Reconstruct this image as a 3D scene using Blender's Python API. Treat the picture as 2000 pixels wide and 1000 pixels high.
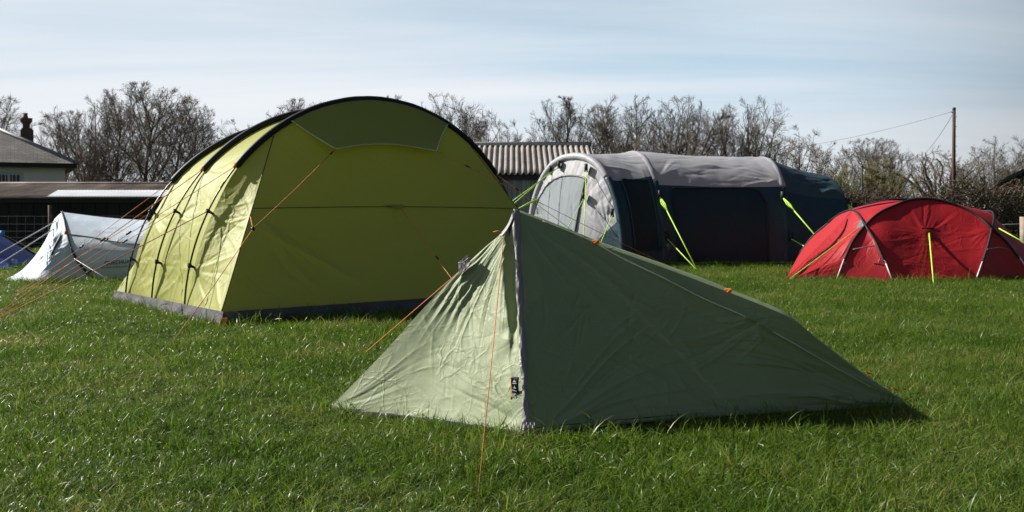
import bpy, math, random
import numpy as np
from mathutils import Vector, Matrix

for o in list(bpy.data.objects):
    bpy.data.objects.remove(o, do_unlink=True)
SC = bpy.context.scene
COL = SC.collection
R = math.radians

# ------------------------------------------------------------------ camera
CAMZ, F, HY = 1.05, 1944.4, 410.0
cam_d = bpy.data.cameras.new('camera')
cam = bpy.data.objects.new('camera', cam_d); COL.objects.link(cam)
cam.location = (0, 0, CAMZ); cam.rotation_euler = (R(90), 0, 0)
cam_d.lens = 35.0; cam_d.sensor_width = 36.0; cam_d.shift_y = -0.045
cam_d.clip_start = 0.05; cam_d.clip_end = 3000
cam_d.dof.use_dof = True; cam_d.dof.focus_distance = 5.6; cam_d.dof.aperture_fstop = 7.0
SC.camera = cam

# ------------------------------------------------------------------ light
SUN_AZ = (-0.94, 0.34); SUN_EL = 35.5
_n = math.hypot(*SUN_AZ)
SUN = Vector((SUN_AZ[0]/_n*math.cos(R(SUN_EL)), SUN_AZ[1]/_n*math.cos(R(SUN_EL)), math.sin(R(SUN_EL))))
sd = bpy.data.lights.new('sun', 'SUN'); sd.energy = 5.0; sd.angle = R(0.53); sd.color = (1.0, 0.945, 0.86)
so = bpy.data.objects.new('sun', sd); COL.objects.link(so)
so.rotation_euler = SUN.to_track_quat('Z', 'Y').to_euler(); so.location = (-20, 20, 30)

world = bpy.data.worlds.new('World'); SC.world = world; world.use_nodes = True
wt = world.node_tree; wt.nodes.clear()
def WN(t): return wt.nodes.new(t)
sky = WN('ShaderNodeTexSky'); sky.sky_type = 'NISHITA'; sky.sun_disc = False
sky.sun_elevation = R(SUN_EL); sky.sun_rotation = math.atan2(SUN_AZ[0], SUN_AZ[1])
sky.air_density = 1.0; sky.dust_density = 1.6; sky.ozone_density = 1.2
tc = WN('ShaderNodeTexCoord')
sep = WN('ShaderNodeSeparateXYZ'); wt.links.new(tc.outputs['Generated'], sep.inputs[0])
def WM(op, a, b=None):
    n = WN('ShaderNodeMath'); n.operation = op
    for i, v in enumerate((a, b)):
        if v is None: continue
        if isinstance(v, (int, float)): n.inputs[i].default_value = v
        else: wt.links.new(v, n.inputs[i])
    return n.outputs[0]
zz = WM('ADD', sep.outputs['Z'], 0.10)
cx = WM('DIVIDE', sep.outputs['X'], zz); cy = WM('DIVIDE', sep.outputs['Y'], zz)
cmb = WN('ShaderNodeCombineXYZ'); wt.links.new(cx, cmb.inputs[0]); wt.links.new(cy, cmb.inputs[1])
mp = WN('ShaderNodeMapping'); wt.links.new(cmb.outputs[0], mp.inputs[0])
mp.inputs['Rotation'].default_value = (0, 0, R(14)); mp.inputs['Scale'].default_value = (0.20, 0.60, 1); mp.inputs['Location'].default_value = (1.3, 0.4, 0)
nz = WN('ShaderNodeTexNoise'); wt.links.new(mp.outputs[0], nz.inputs[0])
nz.inputs['Scale'].default_value = 0.9; nz.inputs['Detail'].default_value = 7; nz.inputs['Roughness'].default_value = 0.52
nz.inputs['Distortion'].default_value = 0.6
rmp = WN('ShaderNodeMapRange'); wt.links.new(nz.outputs[0], rmp.inputs[0])
rmp.inputs[1].default_value = 0.40; rmp.inputs[2].default_value = 0.70; rmp.inputs[3].default_value = 0.0; rmp.inputs[4].default_value = 1.0
hue = WN('ShaderNodeHueSaturation'); hue.inputs['Saturation'].default_value = 0.85; hue.inputs['Value'].default_value = 0.5
wt.links.new(sky.outputs[0], hue.inputs['Color'])
SKYS = 0.05
# haze and thin high cloud: thick near the horizon, gone overhead, brighter on the sun's side of the sky
def WR(v, a, b_, c, d, smooth=True):
    n = WN('ShaderNodeMapRange'); wt.links.new(v, n.inputs[0])
    if smooth: n.interpolation_type = 'SMOOTHSTEP'
    for i, x in enumerate((a, b_, c, d)): n.inputs[i+1].default_value = x
    return n.outputs[0]
side = WM('ADD', WM('MULTIPLY', sep.outputs['X'], SUN_AZ[0]/_n), WM('MULTIPLY', sep.outputs['Y'], SUN_AZ[1]/_n))
glow = WR(side, -0.55, 0.12, 0.10, 1.0)
front = WR(side, -0.55, 0.0, 0.25, 1.0)
hzf = WM('MULTIPLY', WR(sep.outputs['Z'], 0.06, 0.48, 0.96, 0.06), front)
lft = WM('MINIMUM', WM('ADD', rmp.outputs[0], WR(side, 0.15, 0.6, 0.0, 0.50)), 1.0)
clf = WM('MULTIPLY', WM('MULTIPLY', lft, WR(sep.outputs['Z'], 0.16, 0.5, 1.0, 0.06)), front)
HZC = 0.475/SKYS
def tint(c):
    n = WN('ShaderNodeMixRGB'); n.inputs[0].default_value = 1.0; n.blend_type = 'MULTIPLY'
    n.inputs[1].default_value = (HZC*c[0], HZC*c[1], HZC*c[2], 1); wt.links.new(glow, n.inputs[2]); return n.outputs[0]
def wmix(f, a_, b_):
    n = WN('ShaderNodeMixRGB')
    for i, v in enumerate((f, a_, b_)): wt.links.new(v, n.inputs[i])
    return n.outputs[0]
hcol = wmix(WR(sep.outputs['Z'], 0.015, 0.17, 0.0, 1.0), tint((0.985, 1.03, 1.07)), tint((0.67, 0.90, 1.10)))
base = wmix(hzf, hue.outputs[0], hcol)
mixc = WN('ShaderNodeMixRGB'); wt.links.new(clf, mixc.inputs[0]); wt.links.new(base, mixc.inputs[1]); wt.links.new(tint((1.03, 1.075, 1.13)), mixc.inputs[2])
bg = WN('ShaderNodeBackground'); bg.inputs['Strength'].default_value = SKYS
wt.links.new(mixc.outputs[0], bg.inputs['Color'])
wo = WN('ShaderNodeOutputWorld'); wt.links.new(bg.outputs[0], wo.inputs['Surface'])

vs = SC.view_settings
SC.display_settings.display_device = 'sRGB'
vs.view_transform = 'Standard'; vs.look = 'None'; vs.gamma = 1.0; vs.use_curve_mapping = False
vs.exposure = 0.8

# ------------------------------------------------------------------ helpers
def P(px, py, d):
    """point seen at photograph pixel (px, py) at distance d (used to measure the place)"""
    return np.array([(px-1000)/F*d, d, CAMZ-(py-HY)/F*d])
def GP(px, d, z=0.0):
    return np.array([(px-1000)/F*d, d, z])
def proj(p):
    p = np.asarray(p, float)
    return np.stack([1000+F*p[..., 0]/p[..., 1], HY-F*(p[..., 2]-CAMZ)/p[..., 1]], -1)

_rs = np.random.RandomState(7)
_perm = _rs.rand(4096)
def vnoise(p):
    """value noise in [-1,1]; p (...,3)"""
    p = np.asarray(p, float); i = np.floor(p).astype(int); f = p-i; f = f*f*(3-2*f)
    def h(dx, dy, dz):
        n = (i[..., 0]+dx)*73856093 ^ (i[..., 1]+dy)*19349663 ^ (i[..., 2]+dz)*83492791
        return _perm[n & 4095]
    r = 0
    for dx in (0, 1):
        for dy in (0, 1):
            for dz in (0, 1):
                w = (f[..., 0] if dx else 1-f[..., 0])*(f[..., 1] if dy else 1-f[..., 1])*(f[..., 2] if dz else 1-f[..., 2])
                r = r+w*h(dx, dy, dz)
    return r*2-1
def fbm(p, oct=3):
    r = 0; a = 1; s = 0
    for k in range(oct):
        r = r+a*vnoise(np.asarray(p)*2**k+k*17.3); s += a; a *= .5
    return r/s

WOFF = {}
def tag(o, label=None, cat=None, group=None, kind=None):
    if label: o['label'] = label
    if cat: o['category'] = cat
    if group: o['group'] = group
    if kind: o['kind'] = kind
    return o
def empty(name, loc, label=None, cat=None, group=None):
    o = bpy.data.objects.new(name, None); COL.objects.link(o)
    o.location = loc; o.empty_display_size = 0.2
    WOFF[o.name] = Vector(loc)
    return tag(o, label, cat, group)

def mesh_of(name, verts, quads=None, tris=None, smooth=True, uv=None):
    me = bpy.data.meshes.new(name)
    verts = np.asarray(verts, np.float32)
    q = np.zeros((0, 4), np.int32) if quads is None or len(quads) == 0 else np.asarray(quads, np.int32)
    t = np.zeros((0, 3), np.int32) if tris is None or len(tris) == 0 else np.asarray(tris, np.int32)
    me.vertices.add(len(verts)); me.vertices.foreach_set('co', verts.ravel())
    nl = q.size+t.size; npoly = len(q)+len(t)
    me.loops.add(nl); li = np.concatenate([q.ravel(), t.ravel()]).astype(np.int32)
    me.loops.foreach_set('vertex_index', li)
    me.polygons.add(npoly)
    tot = np.concatenate([np.full(len(q), 4), np.full(len(t), 3)]).astype(np.int32)
    st = np.concatenate([[0], np.cumsum(tot)[:-1]]).astype(np.int32) if npoly else np.zeros(0, np.int32)
    me.polygons.foreach_set('loop_start', st)
    if uv is not None:
        l = me.uv_layers.new(name='UVMap'); l.data.foreach_set('uv', np.asarray(uv, np.float32)[li].ravel())
    me.polygons.foreach_set('use_smooth', np.full(npoly, bool(smooth)))
    me.update(calc_edges=True); me.validate()
    return me

class MB:
    def __init__(s): s.v = []; s.q = []; s.t = []; s.n = 0; s.uv = []; s.hasuv = False
    def add(s, v, q=None, t=None, uv=None):
        v = np.asarray(v, float).reshape(-1, 3)
        if q is not None and len(q): s.q.append(np.asarray(q)+s.n)
        if t is not None and len(t): s.t.append(np.asarray(t)+s.n)
        s.v.append(v); s.n += len(v)
        if uv is not None: s.hasuv = True; s.uv.append(np.asarray(uv, float).reshape(-1, 2))
        else: s.uv.append(np.zeros((len(v), 2)))
        return s
    def grid(s, G, uv=None, closed=False):
        n, m = G.shape[:2]
        idx = np.arange(n*m).reshape(n, m)
        if closed: idx = np.concatenate([idx, idx[:1]], 0)
        q = np.stack([idx[:-1, :-1], idx[1:, :-1], idx[1:, 1:], idx[:-1, 1:]], -1).reshape(-1, 4)
        return s.add(G.reshape(-1, 3), q, uv=uv)
    def tube(s, pts, r, sides=6, squash=None, cap=True):
        pts = np.asarray(pts, float); k = len(pts)
        r = np.broadcast_to(np.asarray(r, float), (k,))
        T = np.gradient(pts, axis=0); T /= np.linalg.norm(T, axis=1)[:, None]+1e-12
        ref = np.array([0, 0, 1.]) if abs(T[:, 2]).mean() < .8 else np.array([1., 0, 0])
        A = np.cross(T, ref); A /= np.linalg.norm(A, axis=1)[:, None]+1e-9
        B = np.cross(T, A)
        a = np.arange(sides)/sides*2*np.pi
        V = pts[:, None]+r[:, None, None]*(np.cos(a)[None, :, None]*A[:, None]+np.sin(a)[None, :, None]*B[:, None])
        idx = np.arange(k*sides).reshape(k, sides); j = np.roll(idx, -1, 1)
        q = np.stack([idx[:-1], j[:-1], j[1:], idx[1:]], -1).reshape(-1, 4)
        t = []
        v = V.reshape(-1, 3)
        if cap:
            v = np.concatenate([v, pts[[0, -1]]]); c0, c1 = k*sides, k*sides+1
            t = [(c0, j[0, i], idx[0, i]) for i in range(sides)]+[(c1, idx[-1, i], j[-1, i]) for i in range(sides)]
        return s.add(v, q, t)
    def box(s, c, size, rot=None, bevel=0):
        h = np.array(size)/2
        v = np.array([[x, y, z] for x in (-1, 1) for y in (-1, 1) for z in (-1, 1)])*h
        if rot is not None: v = v@np.array(rot).T
        v = v+np.array(c)
        q = [(0, 1, 3, 2), (4, 6, 7, 5), (0, 4, 5, 1), (2, 3, 7, 6), (0, 2, 6, 4), (1, 5, 7, 3)]
        return s.add(v, q)
    def poly(s, pts):
        pts = np.asarray(pts, float); n = len(pts)
        return s.add(pts, None, [(0, i, i+1) for i in range(1, n-1)])
    def prism(s, pts, off):
        """closed solid from a planar outline pushed by off"""
        pts = np.asarray(pts, float); n = len(pts); v = np.concatenate([pts, pts+np.asarray(off)])
        t = [(0, i, i+1) for i in range(1, n-1)]+[(n, n+i+1, n+i) for i in range(1, n-1)]
        q = [(i, i+n, (i+1) % n+n, (i+1) % n) for i in range(n)]
        return s.add(v, q, t)
    def mesh(s, name, smooth=True):
        q = np.concatenate(s.q) if s.q else None; t = np.concatenate(s.t) if s.t else None
        return mesh_of(name, np.concatenate(s.v), q, t, smooth, np.concatenate(s.uv) if s.hasuv else None)
    def build(s, name, m, parent=None, smooth=True, solid=0.0):
        me = s.mesh(name, smooth); me.materials.append(m)
        o = bpy.data.objects.new(name, me); COL.objects.link(o)
        WOFF[o.name] = Vector((0, 0, 0))
        if parent:
            o.parent = parent; o.matrix_parent_inverse = Matrix.Translation(-WOFF[parent.name])
        if solid:
            md = o.modifiers.new('thickness', 'SOLIDIFY'); md.thickness = solid; md.offset = -1
        return o

def catmull(pts, n):
    pts = np.asarray(pts, float)
    if len(pts) == 2:
        t = np.linspace(0, 1, n)[:, None]; return pts[0]*(1-t)+pts[1]*t
    d = np.linalg.norm(np.diff(pts, axis=0), axis=1); s = np.concatenate([[0], np.cumsum(d)])
    m = np.gradient(pts, s, axis=0) if len(pts) > 2 else None
    tt = np.linspace(0, s[-1], n); k = np.clip(np.searchsorted(s, tt, side='right')-1, 0, len(pts)-2)
    h = (s[k+1]-s[k]); u = ((tt-s[k])/h)[:, None]; h = h[:, None]
    return (2*u**3-3*u**2+1)*pts[k]+(u**3-2*u**2+u)*h*m[k]+(-2*u**3+3*u**2)*pts[k+1]+(u**3-u**2)*h*m[k+1]

def coons(bottom, top, left, right, n, m):
    b, t, l, r = catmull(bottom, n), catmull(top, n), catmull(left, m), catmull(right, m)
    u = np.linspace(0, 1, n)[:, None, None]; v = np.linspace(0, 1, m)[None, :, None]
    S = (1-v)*b[:, None]+v*t[:, None]+(1-u)*l[None]+u*r[None]
    S = S-((1-u)*(1-v)*b[0]+u*(1-v)*b[-1]+(1-u)*v*t[0]+u*v*t[-1])
    return S
def normals(G, toward=None):
    du = np.gradient(G, axis=0); dv = np.gradient(G, axis=1)
    N = np.cross(du, dv); L = np.linalg.norm(N, axis=-1, keepdims=True)
    N = N/(L+1e-12)
    bad = (L[..., 0] < 1e-10)
    if bad.any(): N[bad] = N[~bad].mean(0)
    if toward is not None:
        s = np.sum(N*(np.asarray(toward)-G), -1).mean()
        if s < 0: N = -N
    return N
CAMP = np.array([0, 0, CAMZ])
class Plane2:
    """flat metric coordinates over a panel"""
    def __init__(s, o, along, up):
        s.o = np.asarray(o, float); e1 = np.asarray(along, float); s.e1 = e1/np.linalg.norm(e1)
        e2 = np.asarray(up, float); e2 = e2-s.e1*np.dot(e2, s.e1); s.e2 = e2/np.linalg.norm(e2)
    def __call__(s, p):
        d = np.asarray(p)-s.o; return np.stack([d@s.e1, d@s.e2], -1)
def creases(q, cl):
    D = np.zeros(q.shape[:-1])
    for (cx_, cy_, ang, L, w, h) in cl:
        c, s_ = math.cos(ang), math.sin(ang)
        t = (q[..., 0]-cx_)*c+(q[..., 1]-cy_)*s_
        d = -(q[..., 0]-cx_)*s_+(q[..., 1]-cy_)*c
        d = d+0.06*L*np.sin(t/L*2.2+cx_*9)   # creases bow a little
        D += h*np.exp(-np.sqrt(d*d+(.25*w)**2)/w)*np.exp(-(t/L)**2)
    return D
def radial(rng, a, a0, a1, n, r0, r1, w, h):
    out = []
    for k in range(n):
        g = a0+(a1-a0)*(k+rng.uniform(-.35, 1.35))/n; L = rng.uniform(r0, r1)/2
        out.append((a[0]+math.cos(g)*L*1.05, a[1]+math.sin(g)*L*1.05, g, L*.75, w*rng.uniform(.6, 1.4), h*rng.choice([-1, 1, 1])*rng.uniform(.5, 1.3)))
    return out
def scatter(rng, x0, x1, y0, y1, n, a0, a1, L0, L1, w, h):
    return [(rng.uniform(x0, x1), rng.uniform(y0, y1), rng.uniform(a0, a1), rng.uniform(L0, L1), w*rng.uniform(.6, 1.5), h*rng.choice([-1, 1])*rng.uniform(.3, 1.2)) for _ in range(n)]
def nearest(G, px, py):
    d = np.sum((proj(G)-np.array([px, py]))**2, -1); i = np.unravel_index(np.argmin(d), d.shape)
    return G[i], i

# ------------------------------------------------------------------ materials
def newmat(name):
    m = bpy.data.materials.new(name); m.use_nodes = True; m.node_tree.nodes.clear()
    return m, m.node_tree
def ND(t, typ, **kw):
    n = t.nodes.new(typ)
    for k, v in kw.items(): setattr(n, k, v)
    return n
def simple(name, col, rough=.6, spec=.4, var=.15, vscale=6.0, bump=0.0, bscale=40, metal=0.0, transl=0.0, stretch=(1, 1, 1), col2=None):
    m, t = newmat(name); L = t.links.new
    tc = ND(t, 'ShaderNodeTexCoord'); mp = ND(t, 'ShaderNodeMapping'); L(tc.outputs['Object'], mp.inputs[0]); mp.inputs['Scale'].default_value = stretch
    n = ND(t, 'ShaderNodeTexNoise'); L(mp.outputs[0], n.inputs[0]); n.inputs['Scale'].default_value = vscale; n.inputs['Detail'].default_value = 5; n.inputs['Roughness'].default_value = .6
    r = ND(t, 'ShaderNodeMapRange'); L(n.outputs[0], r.inputs[0]); r.inputs[1].default_value = .3; r.inputs[2].default_value = .7
    mx = ND(t, 'ShaderNodeMixRGB'); L(r.outputs[0], mx.inputs[0])
    c = np.array(col); c2 = np.array(col2) if col2 is not None else np.clip(c*(1+var), 0, 1)
    c1 = c if col2 is not None else c*(1-var)
    mx.inputs[1].default_value = (*c1, 1); mx.inputs[2].default_value = (*c2, 1)
    b = ND(t, 'ShaderNodeBsdfPrincipled'); L(mx.outputs[0], b.inputs['Base Color'])
    b.inputs['Roughness'].default_value = rough; b.inputs['Specular IOR Level'].default_value = spec; b.inputs['Metallic'].default_value = metal
    if bump:
        n2 = ND(t, 'ShaderNodeTexNoise'); L(mp.outputs[0], n2.inputs[0]); n2.inputs['Scale'].default_value = bscale; n2.inputs['Detail'].default_value = 6
        bp = ND(t, 'ShaderNodeBump'); bp.inputs['Strength'].default_value = bump; bp.inputs['Distance'].default_value = .02; L(n2.outputs[0], bp.inputs['Height']); L(bp.outputs[0], b.inputs['Normal'])
    o = ND(t, 'ShaderNodeOutputMaterial')
    if transl:
        tr = ND(t, 'ShaderNodeBsdfTranslucent'); L(mx.outputs[0], tr.inputs[0]); ms = ND(t, 'ShaderNodeMixShader'); ms.inputs[0].default_value = transl
        L(b.outputs[0], ms.inputs[1]); L(tr.outputs[0], ms.inputs[2]); L(ms.outputs[0], o.inputs[0])
    else: L(b.outputs[0], o.inputs[0])
    return m
def fabric(name, col, rough=.45, spec=.6, transl=.15, tcol=None, crinkle=.5, cscale=7.0, micro=.15, var=.05, gloss=0.0, gcol=(1, 1, 1), grough=.5, ripstop=0, ripcol=.9, stretch=(1, 1, 1), crumple=.5, csize=5.0):
    m, t = newmat(name); L = t.links.new
    tc = ND(t, 'ShaderNodeTexCoord'); mp = ND(t, 'ShaderNodeMapping'); L(tc.outputs['Object'], mp.inputs[0]); mp.inputs['Scale'].default_value = stretch
    n = ND(t, 'ShaderNodeTexNoise'); L(mp.outputs[0], n.inputs[0]); n.inputs['Scale'].default_value = 3.0; n.inputs['Detail'].default_value = 4
    mx = ND(t, 'ShaderNodeMixRGB'); L(n.outputs[0], mx.inputs[0]); c = np.array(col)
    mx.inputs[1].default_value = (*(c*(1-var)), 1); mx.inputs[2].default_value = (*np.clip(c*(1+var), 0, 1), 1)
    colout = mx.outputs[0]
    if ripstop:
        mpu = ND(t, 'ShaderNodeMapping'); L(tc.outputs['UV'], mpu.inputs[0]); mpu.inputs['Scale'].default_value = (ripstop, ripstop, 1)
        br = ND(t, 'ShaderNodeTexBrick', offset=0.0); L(mpu.outputs[0], br.inputs[0]); br.inputs['Scale'].default_value = 1; br.inputs['Brick Width'].default_value = 1; br.inputs['Row Height'].default_value = 1; br.inputs['Mortar Size'].default_value = .08; br.inputs['Mortar Smooth'].default_value = .4
        mm = ND(t, 'ShaderNodeMixRGB', blend_type='MULTIPLY'); L(br.outputs['Fac'], mm.inputs[0]); L(colout, mm.inputs[1]); mm.inputs[2].default_value = (ripcol, ripcol, ripcol, 1); colout = mm.outputs[0]
    rg = ND(t, 'ShaderNodeTexNoise', noise_type='RIDGED_MULTIFRACTAL'); L(mp.outputs[0], rg.inputs[0]); rg.inputs['Scale'].default_value = cscale; rg.inputs['Detail'].default_value = 3.0; rg.inputs['Roughness'].default_value = .5
    rg.inputs['Distortion'].default_value = .25
    mi = ND(t, 'ShaderNodeTexNoise'); L(mp.outputs[0], mi.inputs[0]); mi.inputs['Scale'].default_value = 60; mi.inputs['Detail'].default_value = 3
    ad = ND(t, 'ShaderNodeMath', operation='MULTIPLY_ADD'); L(mi.outputs[0], ad.inputs[0]); ad.inputs[1].default_value = micro; L(rg.outputs[0], ad.inputs[2])
    hgt = ad.outputs[0]
    if crumple:
        dn = ND(t, 'ShaderNodeTexNoise'); L(mp.outputs[0], dn.inputs[0]); dn.inputs['Scale'].default_value = 3.5; dn.inputs['Detail'].default_value = 3
        va = ND(t, 'ShaderNodeVectorMath', operation='MULTIPLY_ADD'); L(dn.outputs['Color'], va.inputs[0]); va.inputs[1].default_value = (.22, .22, .22); L(mp.outputs[0], va.inputs[2])
        mk = ND(t, 'ShaderNodeMapRange'); L(dn.outputs[0], mk.inputs[0]); mk.inputs[1].default_value = .42; mk.inputs[2].default_value = .60
        for sc_, am in ((csize, 1.0), (csize*2.3, .5)):
            vo = ND(t, 'ShaderNodeTexVoronoi', feature='DISTANCE_TO_EDGE'); L(va.outputs[0], vo.inputs['Vector']); vo.inputs['Scale'].default_value = sc_
            e_ = ND(t, 'ShaderNodeMapRange', interpolation_type='SMOOTHERSTEP'); L(vo.outputs['Distance'], e_.inputs[0]); e_.inputs[1].default_value = 0.0; e_.inputs[2].default_value = .07; e_.inputs[3].default_value = crumple*am; e_.inputs[4].default_value = 0.0
            mm_ = ND(t, 'ShaderNodeMath', operation='MULTIPLY_ADD'); L(e_.outputs[0], mm_.inputs[0]); L(mk.outputs[0], mm_.inputs[1]); L(hgt, mm_.inputs[2]); hgt = mm_.outputs[0]
    bp = ND(t, 'ShaderNodeBump'); bp.inputs['Strength'].default_value = crinkle; bp.inputs['Distance'].default_value = .01; L(hgt, bp.inputs['Height'])
    b = ND(t, 'ShaderNodeBsdfPrincipled'); L(colout, b.inputs['Base Color']); L(bp.outputs[0], b.inputs['Normal'])
    b.inputs['Roughness'].default_value = rough; b.inputs['Specular IOR Level'].default_value = spec
    out = b.outputs[0]
    if gloss:
        g = ND(t, 'ShaderNodeBsdfGlossy'); g.inputs['Color'].default_value = (*gcol, 1); g.inputs['Roughness'].default_value = grough; L(bp.outputs[0], g.inputs['Normal'])
        ms = ND(t, 'ShaderNodeMixShader'); ms.inputs[0].default_value = gloss; L(out, ms.inputs[1]); L(g.outputs[0], ms.inputs[2]); out = ms.outputs[0]
    if transl:
        tr = ND(t, 'ShaderNodeBsdfTranslucent'); L(bp.outputs[0], tr.inputs['Normal'])
        if tcol is not None: tr.inputs[0].default_value = (*tcol, 1)
        else: L(colout, tr.inputs[0])
        ms = ND(t, 'ShaderNodeMixShader'); ms.inputs[0].default_value = transl; L(out, ms.inputs[1]); L(tr.outputs[0], ms.inputs[2]); out = ms.outputs[0]
    o = ND(t, 'ShaderNodeOutputMaterial'); L(out, o.inputs[0])
    return m

M = {}
M['black'] = simple('black_webbing', (.012, .013, .017), rough=.55, spec=.35)
M['pole'] = simple('pole_black', (.010, .010, .012), rough=.35, spec=.5)
M['orange'] = simple('orange_cord', (.62, .20, .055), rough=.6, var=.2, vscale=30)
M['orange_tab'] = simple('orange_webbing', (.75, .19, .02), rough=.5)
M['lime_cord'] = simple('lime_cord', (.45, .78, .07), rough=.5)
M['grey_cord'] = simple('grey_cord', (.45, .46, .47), rough=.6)
M['white'] = simple('white_print', (.75, .76, .78), rough=.6, var=.03)
M['ink'] = simple('grey_print', (.025, .03, .04), rough=.6, var=.03)
M['faint_ink'] = simple('faint_print', (.12, .14, .18), rough=.6, var=.03)
M['dim_print'] = simple('dim_print', (.16, .18, .20), rough=.6, var=.05)
M['silver'] = simple('alloy_pole', (.75, .74, .72), rough=.3, spec=.6)
M['piping'] = simple('pale_piping', (.60, .66, .50), rough=.55)  # also colours the painted light along the front tent's fold

# ------------------------------------------------------------------ ground
def ground_mat():
    m, t = newmat('turf_soil'); L = t.links.new
    g = ND(t, 'ShaderNodeNewGeometry')
    n = ND(t, 'ShaderNodeTexNoise'); L(g.outputs['Position'], n.inputs[0]); n.inputs['Scale'].default_value = .9; n.inputs['Detail'].default_value = 8; n.inputs['Roughness'].default_value = .65
    r = ND(t, 'ShaderNodeValToRGB'); L(n.outputs[0], r.inputs[0])
    r.color_ramp.elements[0].position = .3; r.color_ramp.elements[0].color = (.008, .018, .003, 1)
    r.color_ramp.elements[1].position = .7; r.color_ramp.elements[1].color = (.018, .034, .006, 1)
    b = ND(t, 'ShaderNodeBsdfPrincipled'); L(r.outputs[0], b.inputs['Base Color']); b.inputs['Roughness'].default_value = .9; b.inputs['Specular IOR Level'].default_value = .1
    n2 = ND(t, 'ShaderNodeTexNoise'); L(g.outputs['Position'], n2.inputs[0]); n2.inputs['Scale'].default_value = 22; n2.inputs['Detail'].default_value = 6
    bp = ND(t, 'ShaderNodeBump'); bp.inputs['Strength'].default_value = .8; bp.inputs['Distance'].default_value = .05; L(n2.outputs[0], bp.inputs['Height']); L(bp.outputs[0], b.inputs['Normal'])
    o = ND(t, 'ShaderNodeOutputMaterial'); L(b.outputs[0], o.inputs[0])
    return m
gm = MB()
a = np.linspace(0, 2*np.pi, 97)[:-1]; rr = np.array([0.01, 4, 10, 20, 40, 80, 200, 600, 1500.])
gm.grid(np.stack([rr[None]*np.cos(a)[:, None], 20+rr[None]*np.sin(a)[:, None], 0*rr[None]*a[:, None]], -1), closed=True)
tag(gm.build('ground', ground_mat()), kind='structure')

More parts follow.
